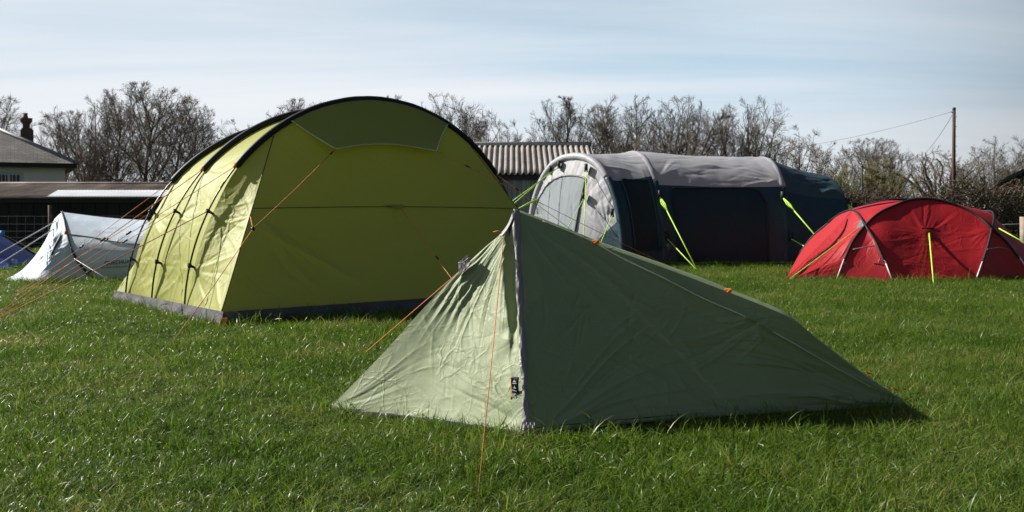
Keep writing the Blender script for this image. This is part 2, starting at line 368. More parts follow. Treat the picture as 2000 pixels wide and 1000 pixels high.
# ------------------------------------------------------------------ the sage green one-person tent in front
FOOT = []          # footprints the grass keeps out of
def tent_front():
    A = np.array([.014, 5.18, 1.052]); C = np.array([.066, 4.53, .0]); Lc = np.array([-.957, 5.17, .0]); Rc = np.array([2.135, 5.235, .005])
    ax = lambda x: 5.17+.0194*(x+.96)
    def mir(p):
        p = np.array(p, float); p[..., 1] = 2*ax(p[..., 0])-p[..., 1]; return p
    root = empty('trekking_tent', (.4, 5.2, 0), 'low sage green one-person ridge tent pitched in the foreground with a sloping tail', 'tent')
    fab = fabric('sage_ripstop', (.205, .254, .138), rough=.6, spec=.22, gloss=.025, gcol=(1, 1, .85), grough=.6, transl=.05, crinkle=.42, cscale=9, ripstop=95, ripcol=.9, crumple=.26, csize=6.5)
    grey = fabric('grey_trim', (.23, .215, .215), rough=.5, transl=0, crinkle=.5, cscale=14)
    dark = simple('dark_groundsheet', (.018, .018, .022), rough=.45)
    rng = random.Random(3)
    # ---- door panel (left, sunlit)
    Cd = C+[-.004, .0, .03]; Ld = Lc+[0, 0, .012]
    ridgeL = [Ld, P(745, 693, 5.17), P(845, 583, 5.175), P(903, 524, 5.18), P(948, 482, 5.19), P(984, 450, 5.19), A]
    zipE = [Cd, Cd*.55+A*.45+[-.004, 0, 0], A]
    bot = [Ld, Ld*.6+Cd*.4+[.02, .035, .004], Ld*.25+Cd*.75+[.01, .02, .004], Cd]
    G = coons(bot, [A, A], ridgeL, zipE, 230, 210)
    pl = Plane2(Ld, Cd-Ld, A-Ld); q = pl(G); N = normals(G, CAMP)
    aq, cq, lq = pl(A), pl(Cd), pl(Ld)
    vent = pl(P(906, 520, 5.17))
    cl = radial(rng, aq, R(-128), R(-80), 26, .25, .9, .007, .0042)
    cl += radial(rng, lq, R(3), R(45), 12, .2, .8, .007, .0036)
    cl += radial(rng, cq, R(100), R(172), 14, .15, .6, .010, .005)
    cl += radial(rng, vent, R(-100), R(-40), 10, .15, .5, .010, .006)
    cl += scatter(rng, .35, 1.05, .05, .75, 70, R(95), R(165), .03, .15, .0045, .0028)
    cl += scatter(rng, .35, 1.1, .05, .5, 34, R(-30), R(30), .03, .14, .0045, .0026)
    # folds running down beside the ridge from the hood
    for k in range(9):
        f = k/9; c0 = aq*(1-.32)+lq*.32
        cl.append((c0[0]+.02+.012*k, c0[1]+.03-.015*k, math.atan2(aq[1]-lq[1], aq[0]-lq[0])+R(2+2*k), .22-.008*k, .014, .012*(1 if k % 2 else -1)))
    D = creases(q, cl)
    D += .006*fbm(np.concatenate([q*3.2, q[..., :1]*0], -1), 3)
    u = np.linspace(0, 1, 230)[:, None]; v = np.linspace(0, 1, 210)[None, :]
    edge = np.clip(np.minimum(u, 1-u)*12, 0, 1)*np.clip(v*16, 0, 1)*np.clip((1-v)*30, 0, 1)
    # door edge folded back behind the zip: a deep valley in the upper two thirds
    e = (A-Cd)/np.linalg.norm(A-Cd); rel = G-Cd; dist = np.linalg.norm(rel-(rel@e)[..., None]*e, axis=-1); hh = (rel@e)
    wv = .030+.010*np.sin(hh*9)
    val = np.exp(-((dist-.042)/wv)**4)*np.clip((hh-.42)/.25, 0, 1)*np.clip((1.22-hh)/.1, 0, 1)
    loose = np.exp(-((dist-.06)/.05)**2)*np.clip((.75-hh)/.3, 0, 1)*.006*np.sin(hh*32+np.sin(hh*11)*2)
    D = D*edge-val*.050-(.02*np.sin(np.pi*u)*np.sin(np.pi*v))+loose*edge
    G = G+N*D[..., None]
    MB().grid(G, q).build('door_panel', fab, root)
    door = G
    # far door panel
    far = coons([mir(p) for p in bot], [A, A], ridgeL, [mir(p) for p in zipE], 40, 40)
    MB().grid(far, Plane2(mir(Ld), mir(Cd)-mir(Ld), A-Ld)(far)).build('door_panel', fab, root)
    # ---- long side panel
    sh = [A+[.01, -.012, -.008], P(1090, 444, 5.15), P(1165, 476, 5.13), P(1290, 521, 5.11), P(1422, 571, 5.09), P(1495, 600, 5.07), P(1540, 620, 5.07), P(1600, 667, 5.10), P(1700, 743, 5.17), Rc]
    Cs = C+[.012, .006, .035]; Rs = Rc+[0, 0, .004]
    bs = [Cs, Cs*.66+Rs*.34+[0, .03, .012], Cs*.33+Rs*.67+[0, .03, .012], Rs]
    ns, ms_ = 380, 190
    S = coons(bs, sh, [Cs, Cs*.5+A*.5+[.006, 0, 0], sh[0]], [Rs, Rs], ns, ms_)
    ps = Plane2(Cs, Rs-Cs, A-Cs); q = ps(S); N = normals(S, CAMP)
    rq, aq, cq, kq = ps(Rs), ps(A), ps(Cs), ps(P(1530, 617, 5.07))
    cl = radial(rng, aq, R(-40), R(-66), 6, .5, 1.1, .010, .004)
    cl += radial(rng, aq, R(-26), R(-36), 7, .9, 2.0, .010, .009)
    cl += radial(rng, rq, R(150), R(178), 17, .5, 1.7, .010, .009)
    cl += radial(rng, cq, R(2), R(40), 12, .3, 1.3, .009, .007)
    cl += radial(rng, kq, R(160), R(222), 9, .25, .8, .009, .006)
    cl += scatter(rng, .15, 1.7, .08, .8, 70, R(-32), R(-4), .06, .35, .007, .006)
    cl += scatter(rng, .1, 1.5, .05, .7, 34, R(20), R(120), .03, .13, .006, .004)
    u = np.linspace(0, 1, ns)[:, None]; v = np.linspace(0, 1, ms_)[None, :]
    edge = np.clip(u*18, 0, 1)*np.clip((1-u)*10, 0, 1)*np.clip(v*14, 0, 1)*np.clip((1-v)*9, 0, 1)
    D = (creases(q, cl)*1.1+.012*fbm(np.concatenate([q*np.array([1.6, 4]), q[..., :1]*0+4], -1), 3))*edge-.035*np.sin(np.pi*u)*np.sin(np.pi*v)
    fold = catmull(np.array([ps(nearest(S, x, y)[0]) for x, y in ((1060, 430), (1165, 478), (1210, 503), (1300, 547), (1375, 583), (1450, 616), (1530, 660), (1610, 706), (1700, 756))]), 60)
    fx, o_ = fold[:, 0], np.argsort(fold[:, 0]); dy = q[..., 1]-np.interp(q[..., 0], fx[o_], fold[o_, 1])
    D = D+np.clip((q[..., 0]-.12)/.2, 0, 1)*np.clip((1.75-q[..., 0])/.4, 0, 1)*(.017*np.exp(-np.where(dy > 0, dy/.030, -dy/.007)))*np.clip((1-v)*14, 0, 1)
    S = S+N*D[..., None]
    MB().grid(S, q).build('side_panel', fab, root)
    # ---- narrow roof strip between the two shoulders, and the far side
    shA = catmull(sh, 120)
    top = shA.copy(); top[:, 1] = [ax(p[0]) for p in shA]; w = np.abs(top[:, 1]-shA[:, 1]); top[:, 2] += .016*np.clip(w/.08, 0, 1)+.004
    top[0] = A; top[-1] = Rc
    shB = np.array([mir(p) for p in shA])
    k = np.linspace(0, 1, 17)[None, :, None]
    roof = shA[:, None]*(1-k)**2+2*(top[:, None]*2-(shA+shB)[:, None]/2)*k*(1-k)+shB[:, None]*k**2
    roof[..., 2] += .004*vnoise(roof*np.array([6, 40, 6]))*np.sin(np.pi*k[..., 0])
    MB().grid(roof, np.stack([roof[..., 0], roof[..., 1]], -1)).build('ridge_panel', fab, root)
    bf = [mir(p) for p in bs]
    Fp = coons(bf, [mir(p) for p in sh], [bf[0], mir(sh[0])], [bf[-1], bf[-1]], 120, 30)
    MB().grid(Fp, Plane2(bf[0], bf[-1]-bf[0], A-bf[0])(Fp)).build('side_panel', fab, root)
    # pale cord added to imitate light along the fold from hood to tail
    row = catmull(np.array([nearest(S, x, y)[0] for x, y in ((1060, 430), (1165, 478), (1210, 503), (1300, 547), (1375, 583), (1450, 616), (1530, 660), (1610, 706), (1700, 756))]), 80)
    MB().tube(row+[0, -.003, .002], np.interp(np.linspace(0, 1, 80), [0, .2, .6, 1], [.0015, .0034, .003, .001]), 5).build('fold_highlight', M['piping'], root)
    # ---- zip strip
    zc = catmull([C+[.006, -.012, .0], C*.55+A*.45+[.006, -.016, 0], A+[.006, -.02, -.004]], 90)
    s = np.linspace(0, 1, 90); wid = .019+.004*np.sin(s*23)+.006*np.clip((s-.9)*10, 0, 1)
    t_ = np.linspace(-1, 1, 9)
    Z = zc[:, None]+np.array([1, .42, 0])[None, None]/1.085*(t_[None, :, None]*wid[:, None, None])
    Z = Z+np.array([-.15, -.98, .1])[None, None]*((1-t_**2)[None, :, None]*.010+.005*vnoise(np.stack([s[:, None]*34+0*t_, s[:, None]*0+t_*2, 0*s[:, None]+0*t_], -1))[..., None])
    MB().grid(Z).build('zip_cover', grey, root)
    # gathered grey foot of the zip cover
    b = MB()
    for k in range(7):
        x = C+[-.03+.012*k, -.012-.01*(k % 2), .0]
        b.tube([x+[0, 0, -.01], x+[.004*(k % 3), -.004, .03], x+[.012-.003*k, .005, .085-.01*(k % 2)]], [.011, .010, .002], 6)
    b.build('corner_gather', grey, root)
    # ---- dark edging along both bottom hems
    def hem(e, dz, off, name, parent=root):
        e = catmull(e, 80); g = np.stack([e+[0, 0, .004]+off*.2, e*1+[0, 0, -.004]+off, np.stack([e[:, 0], e[:, 1], np.full(80, -.01)], -1)+off*1.3], 1)
        g[:, 1:, 2] += .003*np.sin(np.arange(80)*.9)[:, None]
        MB().grid(g).build(name, dark, parent)
    hem([b_+np.array([0, 0, .005]) for b_ in bot], .02, np.array([-.003, -.006, 0]), 'hem_edging')
    hem(bs, .03, np.array([.002, .006, 0]), 'hem_edging')
    # bathtub floor wall under the long side
    e = catmull(bs, 60); g = np.stack([e+[0, .01, .02], e*[1, 1, 0]+[0, .02, -.02]], 1); MB().grid(g).build('groundsheet', dark, root)
    # ---- small vents, tabs, label, lines
    vg = P(906, 517, 5.155); b = MB()
    vv = np.array([[-.030, 0, .012], [.026, -.012, .055], [.034, -.02, .02], [.012, -.03, -.02], [-.024, -.02, -.052]])
    b.prism(vg+vv, np.array([0, .03, 0])); b.prism(vg+vv*.7+[.01, -.012, 0], np.array([0, .012, .004]))
    b.build('vent_prop', fabric('vent_grey', (.11, .10, .105), rough=.5, transl=0, crinkle=1, cscale=30), root, smooth=False)
    b = MB(); b.prism([P(992, 446, 5.10), P(1003, 424, 5.12), P(995, 462, 5.09), P(988, 455, 5.10)], (0, .01, 0)); b.build('hood_vent', M['black'], root, smooth=False)
    b = MB(); b.grid(np.stack([catmull([A+[-.004, -.01, .006], P(990, 440, 5.15), P(973, 462, 5.15)], 14), catmull([A+[.0, -.03, -.006], P(996, 440, 5.12), P(983, 461, 5.12)], 14)], 1)); b.build('hood_trim', grey, root, solid=.002)
    for (px, py) in ((1165, 471), (1422, 570)):
        c, i = nearest(S, px, py); c = c+[0, -.012, .008]; tb = MB()
        tb.prism([c+[-.019, 0, .005], c+[.008, 0, .008], c+[.018, -.003, -.003], c+[.010, -.004, -.013], c+[-.003, -.003, -.006]], (0, .008, .003))
        tb.tube([c+[-.008, -.008, -.008], c+[.012, -.010, .009]], .004, 6)
        tb.build('line_tab', M['orange_tab'], root, smooth=False)
    for (px, py, d) in ((1697, 727, 5.42), (1750, 759, 5.36)):
        c = P(px, py, d); MB().prism([c+[-.02, 0, .006], c+[.015, 0, -.004], c+[.022, .0, -.014], c+[-.01, 0, -.01]], (0, .01, 0)).build('line_tab', M['orange_tab'], root, smooth=False)
    # black sewn label with worn white marks
    lb = nearest(door, 1007, 757)[0]+np.array([-.002, -.016, .0])
    ex = np.array([.86, -.50, 0]); ey = np.array([.02, .06, .998]); en = np.cross(ex, ey); en = en if en[1] < 0 else -en
    def lp(x, y, h=.0): return lb+ex*x+ey*y+en*h
    b = MB(); g = np.array([[lp(x, y, .004*math.sin(y*60+x*30)) for y in np.linspace(-.052, .052, 12)] for x in np.linspace(-.019, .020, 6)]); b.grid(g)
    lo = b.build('sewn_label', M['black'], root, solid=.002)
    MB().prism([lp(-.021, -.052, .002), lp(-.018, -.052, .005), lp(-.018, .052, .005), lp(-.021, .050, .002)], en*.003).build('label_edge', M['orange_tab'], lo, smooth=False)
    b = MB()
    def mark(pts): b.prism([lp(x, y, .0062) for x, y in pts], en*.0012)
    mark([(-.008, .028), (.0, .041), (.003, .028)]); mark([(.002, .028), (.005, .036), (.009, .028)]); mark([(-.010, .020), (.012, .021), (.012, .024), (-.010, .023)])
    mark([(-.004, .000), (.002, .013), (.004, .002), (.001, -.002)]); mark([(.004, -.001), (.008, .006), (.009, -.001)])
    mark([(-.010, -.010), (.013, -.014), (.013, -.012), (-.010, -.007)])
    mark([(-.009, -.041), (-.006, -.043), (.010, -.024), (.008, -.023)]); mark([(.000, -.034), (.004, -.036), (.011, -.044), (.007, -.044)])
    b.build('label_marks', M['white'], lo, smooth=False)
    b = MB(); b.prism([lp(-.010, -.022, .0062), lp(-.007, -.022, .0062), lp(-.001, -.031, .0062), lp(-.003, -.032, .0062)], en*.0012); b.build('label_stroke', M['orange_tab'], lo, smooth=False)
    c = nearest(S, 1031, 607)[0]+[0, -.006, 0]; MB().prism([c+[-.010, 0, -.014], c+[.010, .004, -.014], c+[.010, .004, .014], c+[-.010, 0, .014]], (0, -.002, 0)).build('care_tag', grey, root, smooth=False)
    g0 = nearest(door, 986, 455)[0]+[-.004, -.012, 0]
    pg = GP(933, 3.60)
    MB().tube([g0+[0, 0, .01], g0, g0*.5+pg*.5+[0, 0, -.006], pg], .0021, 6).build('guy_line', M['orange'], root)
    MB().tube([g0+[-.055, .02, .005], g0+[-.03, -.006, .012], g0], .0021, 6).build('line_loop', M['orange'], root)
    g1 = vg+[-.01, .01, -.025]; pg = GP(712, 7.3)
    MB().tube([g1, pg], .0025, 6).build('guy_line', M['orange'], root)
    FOOT.append([Lc+[-.0, .0, 0], C, Rc+[-.12, 0, 0], mir(C)])
tent_front()

# ------------------------------------------------------------------ the big lime tunnel tent
def tent_lime():
    b_ = np.array([-.63, .777, 0]); r_ = np.array([.777, .63, 0]); F1 = np.array([-3.2, 9.72, 0]); W = 4.4
    up = np.array([0, 0, 1.])
    H = {0: 2.265, .92: 2.215, 1.75: 2.11}
    E = .95
    root = empty('tunnel_tent', tuple(F1+r_*2.2), 'large lime green tunnel tent with black pole sleeves and orange guy lines', 'tent')
    fab = fabric('lime_polyester', (.40, .42, .105), rough=.55, spec=.35, transl=.31, tcol=(.46, .48, .03), crinkle=.25, cscale=7, crumple=.5, csize=4.5)
    skirt = fabric('grey_mud_skirt', (.088, .086, .100), rough=.75, spec=.25, transl=.05, crinkle=.6, cscale=9)
    rng = random.Random(11)
    def pole(d, h, ph):
        x = -W/2*np.cos(ph); return F1+b_*d+r_*(W/2)+r_*x[..., None]+up*(h*np.sin(ph))[..., None]
    def fabarch(d, h, ph):
        z = h*np.sin(ph); x = -W/2*np.cos(ph)
        s = np.clip((1.55-z)/.5, 0, 1); s = s*s*(3-2*s)
        off = .045*s*np.clip(z/.35, .25, 1)
        x = x-np.sign(x)*off
        return F1+b_*d+r_*(W/2)+r_*x[..., None]+up*(z-.015)[..., None]
    def phi_at(h, z): return math.asin(min(1, z/h))
    ds = [0, .92, 1.75]
    z0 = .12
    walls = {}
    for i in range(2):
        d0, d1 = ds[i], ds[i+1]; h0, h1 = H[d0], H[d1]
        n, m = 60, 420
        p0, p1 = phi_at(h0, z0), phi_at(h1, z0)
        ph = np.linspace(0, 1, m)
        e0 = fabarch(d0, h0, p0+(np.pi-2*p0)*ph); e1 = fabarch(d1, h1, p1+(np.pi-2*p1)*ph)
        u = np.linspace(0, 1, n)[:, None, None]
        G = e0[None]*(1-u)+e1[None]*u
        N = normals(G, F1+r_*W/2+[0, 0, .3]); N = -N
        arc = np.concatenate([[0], np.cumsum(np.linalg.norm(np.diff(e0, axis=0), axis=1))])
        q = np.stack(np.broadcast_arrays(u[..., 0]*(d1-d0), arc[None]), -1)
        cl = []
        for zc in (.5, 1.02, 1.5):
            k = np.argmin(abs(e0[:m//2, 2]-zc)); a_ = arc[k]
            cl += radial(rng, (0, a_), R(-70), R(70), 9, .25, .75, .016, .010)
            cl += radial(rng, (d1-d0, a_), R(110), R(250), 9, .25, .75, .016, .010)
        cl += radial(rng, (.0, 0), R(25), R(85), 7, .3, .9, .018, .010)
        cl += radial(rng, (d1-d0, 0), R(95), R(160), 7, .3, .9, .018, .010)
        cl += scatter(rng, .05, d1-d0-.05, .1, 1.7, 34, R(50), R(125), .08, .35, .014, .008)
        uu = u[..., 0]
        edge = np.clip(np.minimum(uu, 1-uu)*9, 0, 1)
        sag = -.055*np.sin(np.pi*uu)*(1+.0*arc[None])
        sc_ = np.clip((2.6-arc[None])/1.2, .18, 1)
        D = (creases(q, cl)*sc_*.75+.008*fbm(np.stack([q[..., 0]*5, q[..., 1]*1.3, 0*q[..., 0]+i*5], -1), 3)*sc_)*edge+sag
        G = G+N*D[..., None]
        walls[i] = G
        MB().grid(G, q).build('body_panel', fab, root)
    # ---- porch end (toward camera) and plain rear end
    def seam_phi(h, t): return math.acos(1-t/(W/2))
    def endpanels(d, e, h, sgn, fine):
        """e: how far the base stands out from the arch, sgn -1 forward / +1 rear"""
        ts = .95; fr = 0 if sgn < 0 else 1
        phs = seam_phi(h, ts); p0 = phi_at(h, z0)
        out = b_*(sgn*e)
        BL, BR = F1+b_*d+out, F1+b_*d+r_*W+out
        zb = np.array([0, 0, z0]); lean = -out*(z0/1.9)
        SL, SR = fabarch(d, h, np.array([phs]))[0], fabarch(d, h, np.array([np.pi-phs]))[0]
        BLz, BRz = BL+zb+lean, BR+zb+lean
        arc = fabarch(d, h, np.linspace(phs, np.pi-phs, 60))
        n, m = (330, 240) if fine else (60, 40)
        lb = BLz*.5+SL*.5; rb = BRz*.5+SR*.5
        base = [BLz, BLz*.75+BRz*.25+[0, 0, -.0], BLz*.5+BRz*.5-out*.03, BLz*.25+BRz*.75, BRz]
        G = coons(base, arc, [BLz, lb, SL], [BRz, rb, SR], n, m)
        pl = Plane2(BLz, BRz-BLz, SL-BLz); q = pl(G); N = normals(G, F1+b_*(d+sgn*9)+r_*2.2)
        u = np.linspace(0, 1, n)[:, None]; v = np.linspace(0, 1, m)[None]
        edge = np.clip(np.minimum(u, 1-u)*14, 0, 1)*np.clip((1-v)*10, 0, 1)*np.clip(v*8, 0, 1)
        D = 0*u*v
        if fine:
            lq, rq = pl(BLz), pl(BRz); loop = pl(lb); tab = pl(G[int(n*.50), int(m*.53)])
            cl = radial(rng, (loop[0]+.03, loop[1]), R(-62), R(-20), 9, .4, 1.6, .03, .010)
            cl += [(1.0, .55, R(-38), .75, .035, .020), (.8, .35, R(-45), .5, .02, -.010)]
            cl += radial(rng, lq, R(15), R(75), 10, .3, 1.1, .02, .008)
            cl += scatter(rng, .1, 1.1, .1, .8, 42, R(-75), R(-25), .05, .22, .014, .007)
            cl += radial(rng, tab, R(-160), R(-20), 8, .3, .9, .025, .007)
            cl += scatter(rng, .6, 4.0, .2, 2.0, 50, R(-70), R(-20), .2, .8, .022, .0040)
            cl += radial(rng, rq, R(110), R(165), 8, .3, 1.1, .02, .006)
            D = creases(q, cl)+.02*fbm(np.concatenate([q*1.6, q[..., :1]*0+2], -1), 2)
        D = D*edge-.05*np.sin(np.pi*u)*np.sin(np.pi*v)*np.sign(e)
        G = G+N*D[..., None]
        MB().grid(G, q).build('end_panel', fab, root)
        # side wedges
        wl = []
        for side in (0, 1):
            if side == 0:
                a_, B_, S_ = fabarch(d, h, np.linspace(p0, phs, 50)), BLz, SL
                sm = [BLz, lb, SL]
            else:
                a_, B_, S_ = fabarch(d, h, np.linspace(np.pi-p0, np.pi-phs, 50)), BRz, SR
                sm = [BRz, rb, SR]
            nn, mm = (150, 190) if fine and side == 0 else (24, 30)
            Wd = coons([a_[0], a_[0]*.5+B_*.5, B_], [S_, S_], a_, sm, nn, mm)
            pl2 = Plane2(a_[0], B_-a_[0], S_-a_[0]); q2 = pl2(Wd); N2 = normals(Wd, F1+r_*W/2+[0, 0, .4]); N2 = -N2
            u2 = np.linspace(0, 1, nn)[:, None]; v2 = np.linspace(0, 1, mm)[None]
            D2 = 0*u2*v2
            if fine and side == 0:
                cl = []
                for zc in (.5, 1.02):
                    k = np.argmin(abs(a_[:, 2]-zc)); aa = pl2(a_[k]); cl += radial(rng, aa, R(-70), R(40), 11, .3, .9, .016, .011)
                lq = pl2(lb); cl += radial(rng, lq, R(130), R(230), 13, .25, .7, .015, .012)
                cl += radial(rng, pl2(B_), R(100), R(160), 8, .3, .8, .016, .010)
                cl += scatter(rng, .05, .95, .05, 1.2, 60, R(20), R(125), .05, .2, .011, .008)
                D2 = creases(q2, cl)*.7+.008*fbm(np.concatenate([q2*4, q2[..., :1]*0+8], -1), 3)
            ed = np.clip(np.minimum(u2, 1-u2)*10, 0, 1)*np.clip((1-v2)*12, 0, 1)
            Wd = Wd+N2*((D2*ed)-.03*np.sin(np.pi*u2)*np.sin(np.pi*v2))[..., None]
            MB().grid(Wd, q2).build('porch_side_panel' if sgn < 0 else 'rear_side_panel', fab, root); wl.append(Wd)
        return G, N, BL, BR, lb, arc, wl
    front, FN, BL, BR, loopP, farc, wl = endpanels(0, E, H[0], -1, True)
    rear = endpanels(1.75, .34, H[1.75], 1, False)
    RL, RR = rear[2], rear[3]
    # ---- mud skirt all the way round
    def skirt_strip(path, name, outw, seed):
        path = np.asarray(path); n = 260; e = catmull(path, n)
        s = np.linspace(0, np.linalg.norm(np.diff(path, axis=0), axis=1).sum(), n)
        g = []
        for k, f in enumerate(np.linspace(0, 1, 9)):
            wob = (.016*np.sin(s*17+seed)+.024*vnoise(np.stack([s*5+seed, 0*s+f*1.3, 0*s], -1))+.014*vnoise(np.stack([s*14+seed, 0*s+f*2, 0*s], -1)))*(f*1.1)
            g.append(e+np.array(outw)*(.004+.035*f+wob)[:, None]+np.array([0, 0, 1])*((z0+.012)*(1-f)-.012*f+(.012*vnoise(np.stack([s*1.7+seed, 0*s, 0*s+4], -1))+.006)*f*f)[:, None])
        g = np.stack(g, 1)
        o = MB().grid(g).build(name, skirt, root)
        MB().tube(g[:, -1][::3]+np.array(outw)*.002, .006, 5).build('skirt_piping', M['piping'], o)
    skirt_strip([RL, F1, BL], 'mud_skirt', -r_, 1.0)
    skirt_strip([BL, BL*.5+BR*.5, BR], 'mud_skirt', -b_, 5.0)
    skirt_strip([BR, F1+r_*W, RR], 'mud_skirt', r_, 9.0)
    # ---- poles with black sleeves
    for d in ds:
        h = H[d]; p0 = 0.0
        pp = pole(d, h+.02, np.linspace(.01, np.pi-.01, 120)); po = MB().tube(pp, .0100, 8).build('tent_pole', M['pole'], root)
        ps = phi_at(h, 1.47 if d < 1.5 else 1.36)
        sp = pole(d, h+.015, np.linspace(ps, np.pi-ps, 140)); sp = sp+.004*vnoise(sp*9)[:, None]
        MB().tube(sp, np.concatenate([[.02], np.full(138, .036), [.02]]), 8).build('pole_sleeve', M['black'], root)
        for zc in (.5, 1.03):
            for side in (0, 1):
                ph = np.array([phi_at(h, zc)]); ph = ph if side == 0 else np.pi-ph
                a_, c_ = pole(d, h+.02, ph)[0], fabarch(d, h, ph)[0]
                k = MB(); dv = (c_-a_)/np.linalg.norm(c_-a_)
                k.tube([a_-dv*.02, a_+dv*.05, c_+dv*.03], [.018, .013, .014], 6); k.box(a_, (.03, .03, .045)); k.build('pole_clip', M['black'], root, smooth=False)
        if d == 0 or d == .92:
            for sgn in (0, 1):
                ph = np.array([ps if sgn == 0 else np.pi-ps]); c_ = pole(d, h+.015, ph)[0]
                MB().box(c_+[0, -.02, .01], (.03, .03, .03)).build('sleeve_toggle', M['orange_tab'], root)
    # ---- awning flap hanging off the front arch
    ph = lambda t: math.acos(1-t/(W/2))
    at = fabarch(0, H[0]+.02, np.linspace(ph(1.13), ph(3.13), 50))-b_*.03
    cL = F1+r_*1.50-b_*.30+up*1.69; cR = F1+r_*2.78-b_*.30+up*1.715
    bl = [cL, cL*.7+cR*.3+[0, 0, .055]+b_*.06, cL*.4+cR*.6+[0, 0, .065]+b_*.06, cR]
    Aw = coons(bl, at, [cL, cL*.5+at[0]*.5+b_*.02, at[0]], [cR, cR*.5+at[-1]*.5+b_*.03, at[-1]], 90, 40)
    plA = Plane2(cL, cR-cL, up); qa = plA(Aw); NA = normals(Aw, CAMP)
    u = np.linspace(0, 1, 90)[:, None]; v = np.linspace(0, 1, 40)[None]
    cl = radial(rng, plA(cL), R(25), R(110), 8, .2, .5, .014, .006)+radial(rng, plA(cR), R(70), R(150), 8, .2, .5, .014, .006)
    Aw = Aw+NA*(creases(qa, cl)*np.clip(np.minimum(u, 1-u)*9, 0, 1)*np.clip((1-v)*5, 0, 1)*np.clip(v*5, 0, 1))[..., None]
    ao = MB().grid(Aw, qa).build('awning', fab, root, solid=.002)
    MB().tube(np.concatenate([Aw[0, ::-1][::3], Aw[1:-1:3, 0], Aw[-1, ::3]])-np.array([0, .008, 0]), .0065, 5).build('awning_piping', M['piping'], ao)
    # ---- seam across the front, vertical seams, pull tab
    k = [np.argmin(abs(front[i, :, 2]-1.065)) for i in range(front.shape[0])]
    row = np.array([front[i, k[i]]+FN[i, k[i]]*.004 for i in range(front.shape[0])])
    row[:, 2] = 1.065+.02*np.sin(np.linspace(0, np.pi, len(row)))
    dk = simple('seam_tape', (.085, .10, .028), rough=.6)
    MB().tube(row[::6], .0042, 5).build('front_seam', dk, root)
    for i in (0, -1):
        MB().tube(front[i, ::6]-b_*.002, .005, 5).build('corner_seam', dk, root)
    tb, ti = nearest(front, 768, 406); nn = FN[ti]
    pts = [nearest(front, 748, 400)[0], nearest(front, 788, 401)[0]]; tip = nearest(front, 777, 413)[0]+nn*.07
    MB().prism([pts[0]+nn*.008, pts[1]+nn*.008, tip], nn*.004).build('pull_tab', fab, root, smooth=False)
    # dark ventilation strip on the left side between first and second pole
    Wg = walls[0]; i0 = 40
    zi = [np.argmin(abs(Wg[i0, :200, 2]-z)) for z in np.linspace(.14, 1.25, 40)]
    Nw = normals(Wg, np.array([-6., 8., 1.]))
    s = np.linspace(0, 1, 40); wv = np.interp(s, [0, .15, .45, .7, 1], [.075, .055, .03, .024, .008])
    strip = []
    for j, w_ in zip(zi, wv):
        row = []
        for o_ in np.linspace(-w_, w_, 7):
            f_ = i0+o_/.0156; i_ = int(f_); g_ = f_-i_; row.append(Wg[i_, j]*(1-g_)+Wg[i_+1, j]*g_+Nw[i_, j]*.010)
        strip.append(row)
    MB().grid(np.array(strip)).build('vent_strip', simple('dark_mesh_strip', (.05, .05, .062), rough=.7, spec=.2), root)
    # ---- guy lines
    def guy(a_, c_, r=.0032, slider=.4):
        a_, c_ = np.asarray(a_), np.asarray(c_); g = MB().tube([a_, a_*.5+c_*.5+[0, 0, -.012], c_], r, 6).build('guy_line', M['orange'], root)
        if slider:
            p = a_*(1-slider)+c_*slider; dv = (c_-a_)/np.linalg.norm(c_-a_)
            MB().tube([p-dv*.03, p+dv*.03], .009, 6).build('line_slider', M['pole'], g)
    def pp1(d, z):
        h = H[d]; return pole(d, h+.02, np.array([phi_at(h, z)]))[0]
    guy(pp1(0, 1.03), GP(-40, 8.87), .0048, .55)
    guy(pp1(0, 1.49), GP(-30, 9.25), .0032, .45)
    guy(pp1(.92, 1.49), GP(-30, 9.27), .0045, .5)
    guy(pp1(.92, 1.03), GP(-10, 9.5), .0032, .3)
    guy(pp1(1.75, 1.38), GP(15, 11.6), .0034, .55)
    guy(pp1(1.75, 1.0), GP(20, 11.7), .003, .3)
    ring = np.array(P(494, 447, 8.95))
    guy(cL, ring, .0035, .06); guy(ring, GP(325, 7.42), .0035, 0)
    MB().tube([loopP-b_*.02, ring], .0035, 6).build('loop_line', M['orange'], root)
    MB().box(ring, (.03, .03, .03)).build('ring_slider', M['pole'], root)
    guy(cR, BR-b_*1.4+r_*1.2, .0032, .1)
    guy(tip, GP(960, 8.6), .0034, .45)
    pr = pole(0, H[0]+.02, np.array([np.pi-phi_at(H[0], 1.47)]))[0]; guy(pr, F1+r_*(W+2.0)-b_*.2, .0032, .12)
    # orange peg loop at the front corner
    c = BL-b_*.03+up*.03; b = MB()
    b.prism([c+[-.02, -.03, .05], c+[.03, -.03, .05], c+[.025, -.05, -.03], c+[-.005, -.05, -.03]], (0, .012, 0)); b.tube([c+[-.03, -.04, .02], c+[-.045, -.06, -.04]], .007, 6)
    b.build('peg_loop', M['orange_tab'], root, smooth=False)
    FOOT.append([BL, BR, RR, RL])
tent_lime()

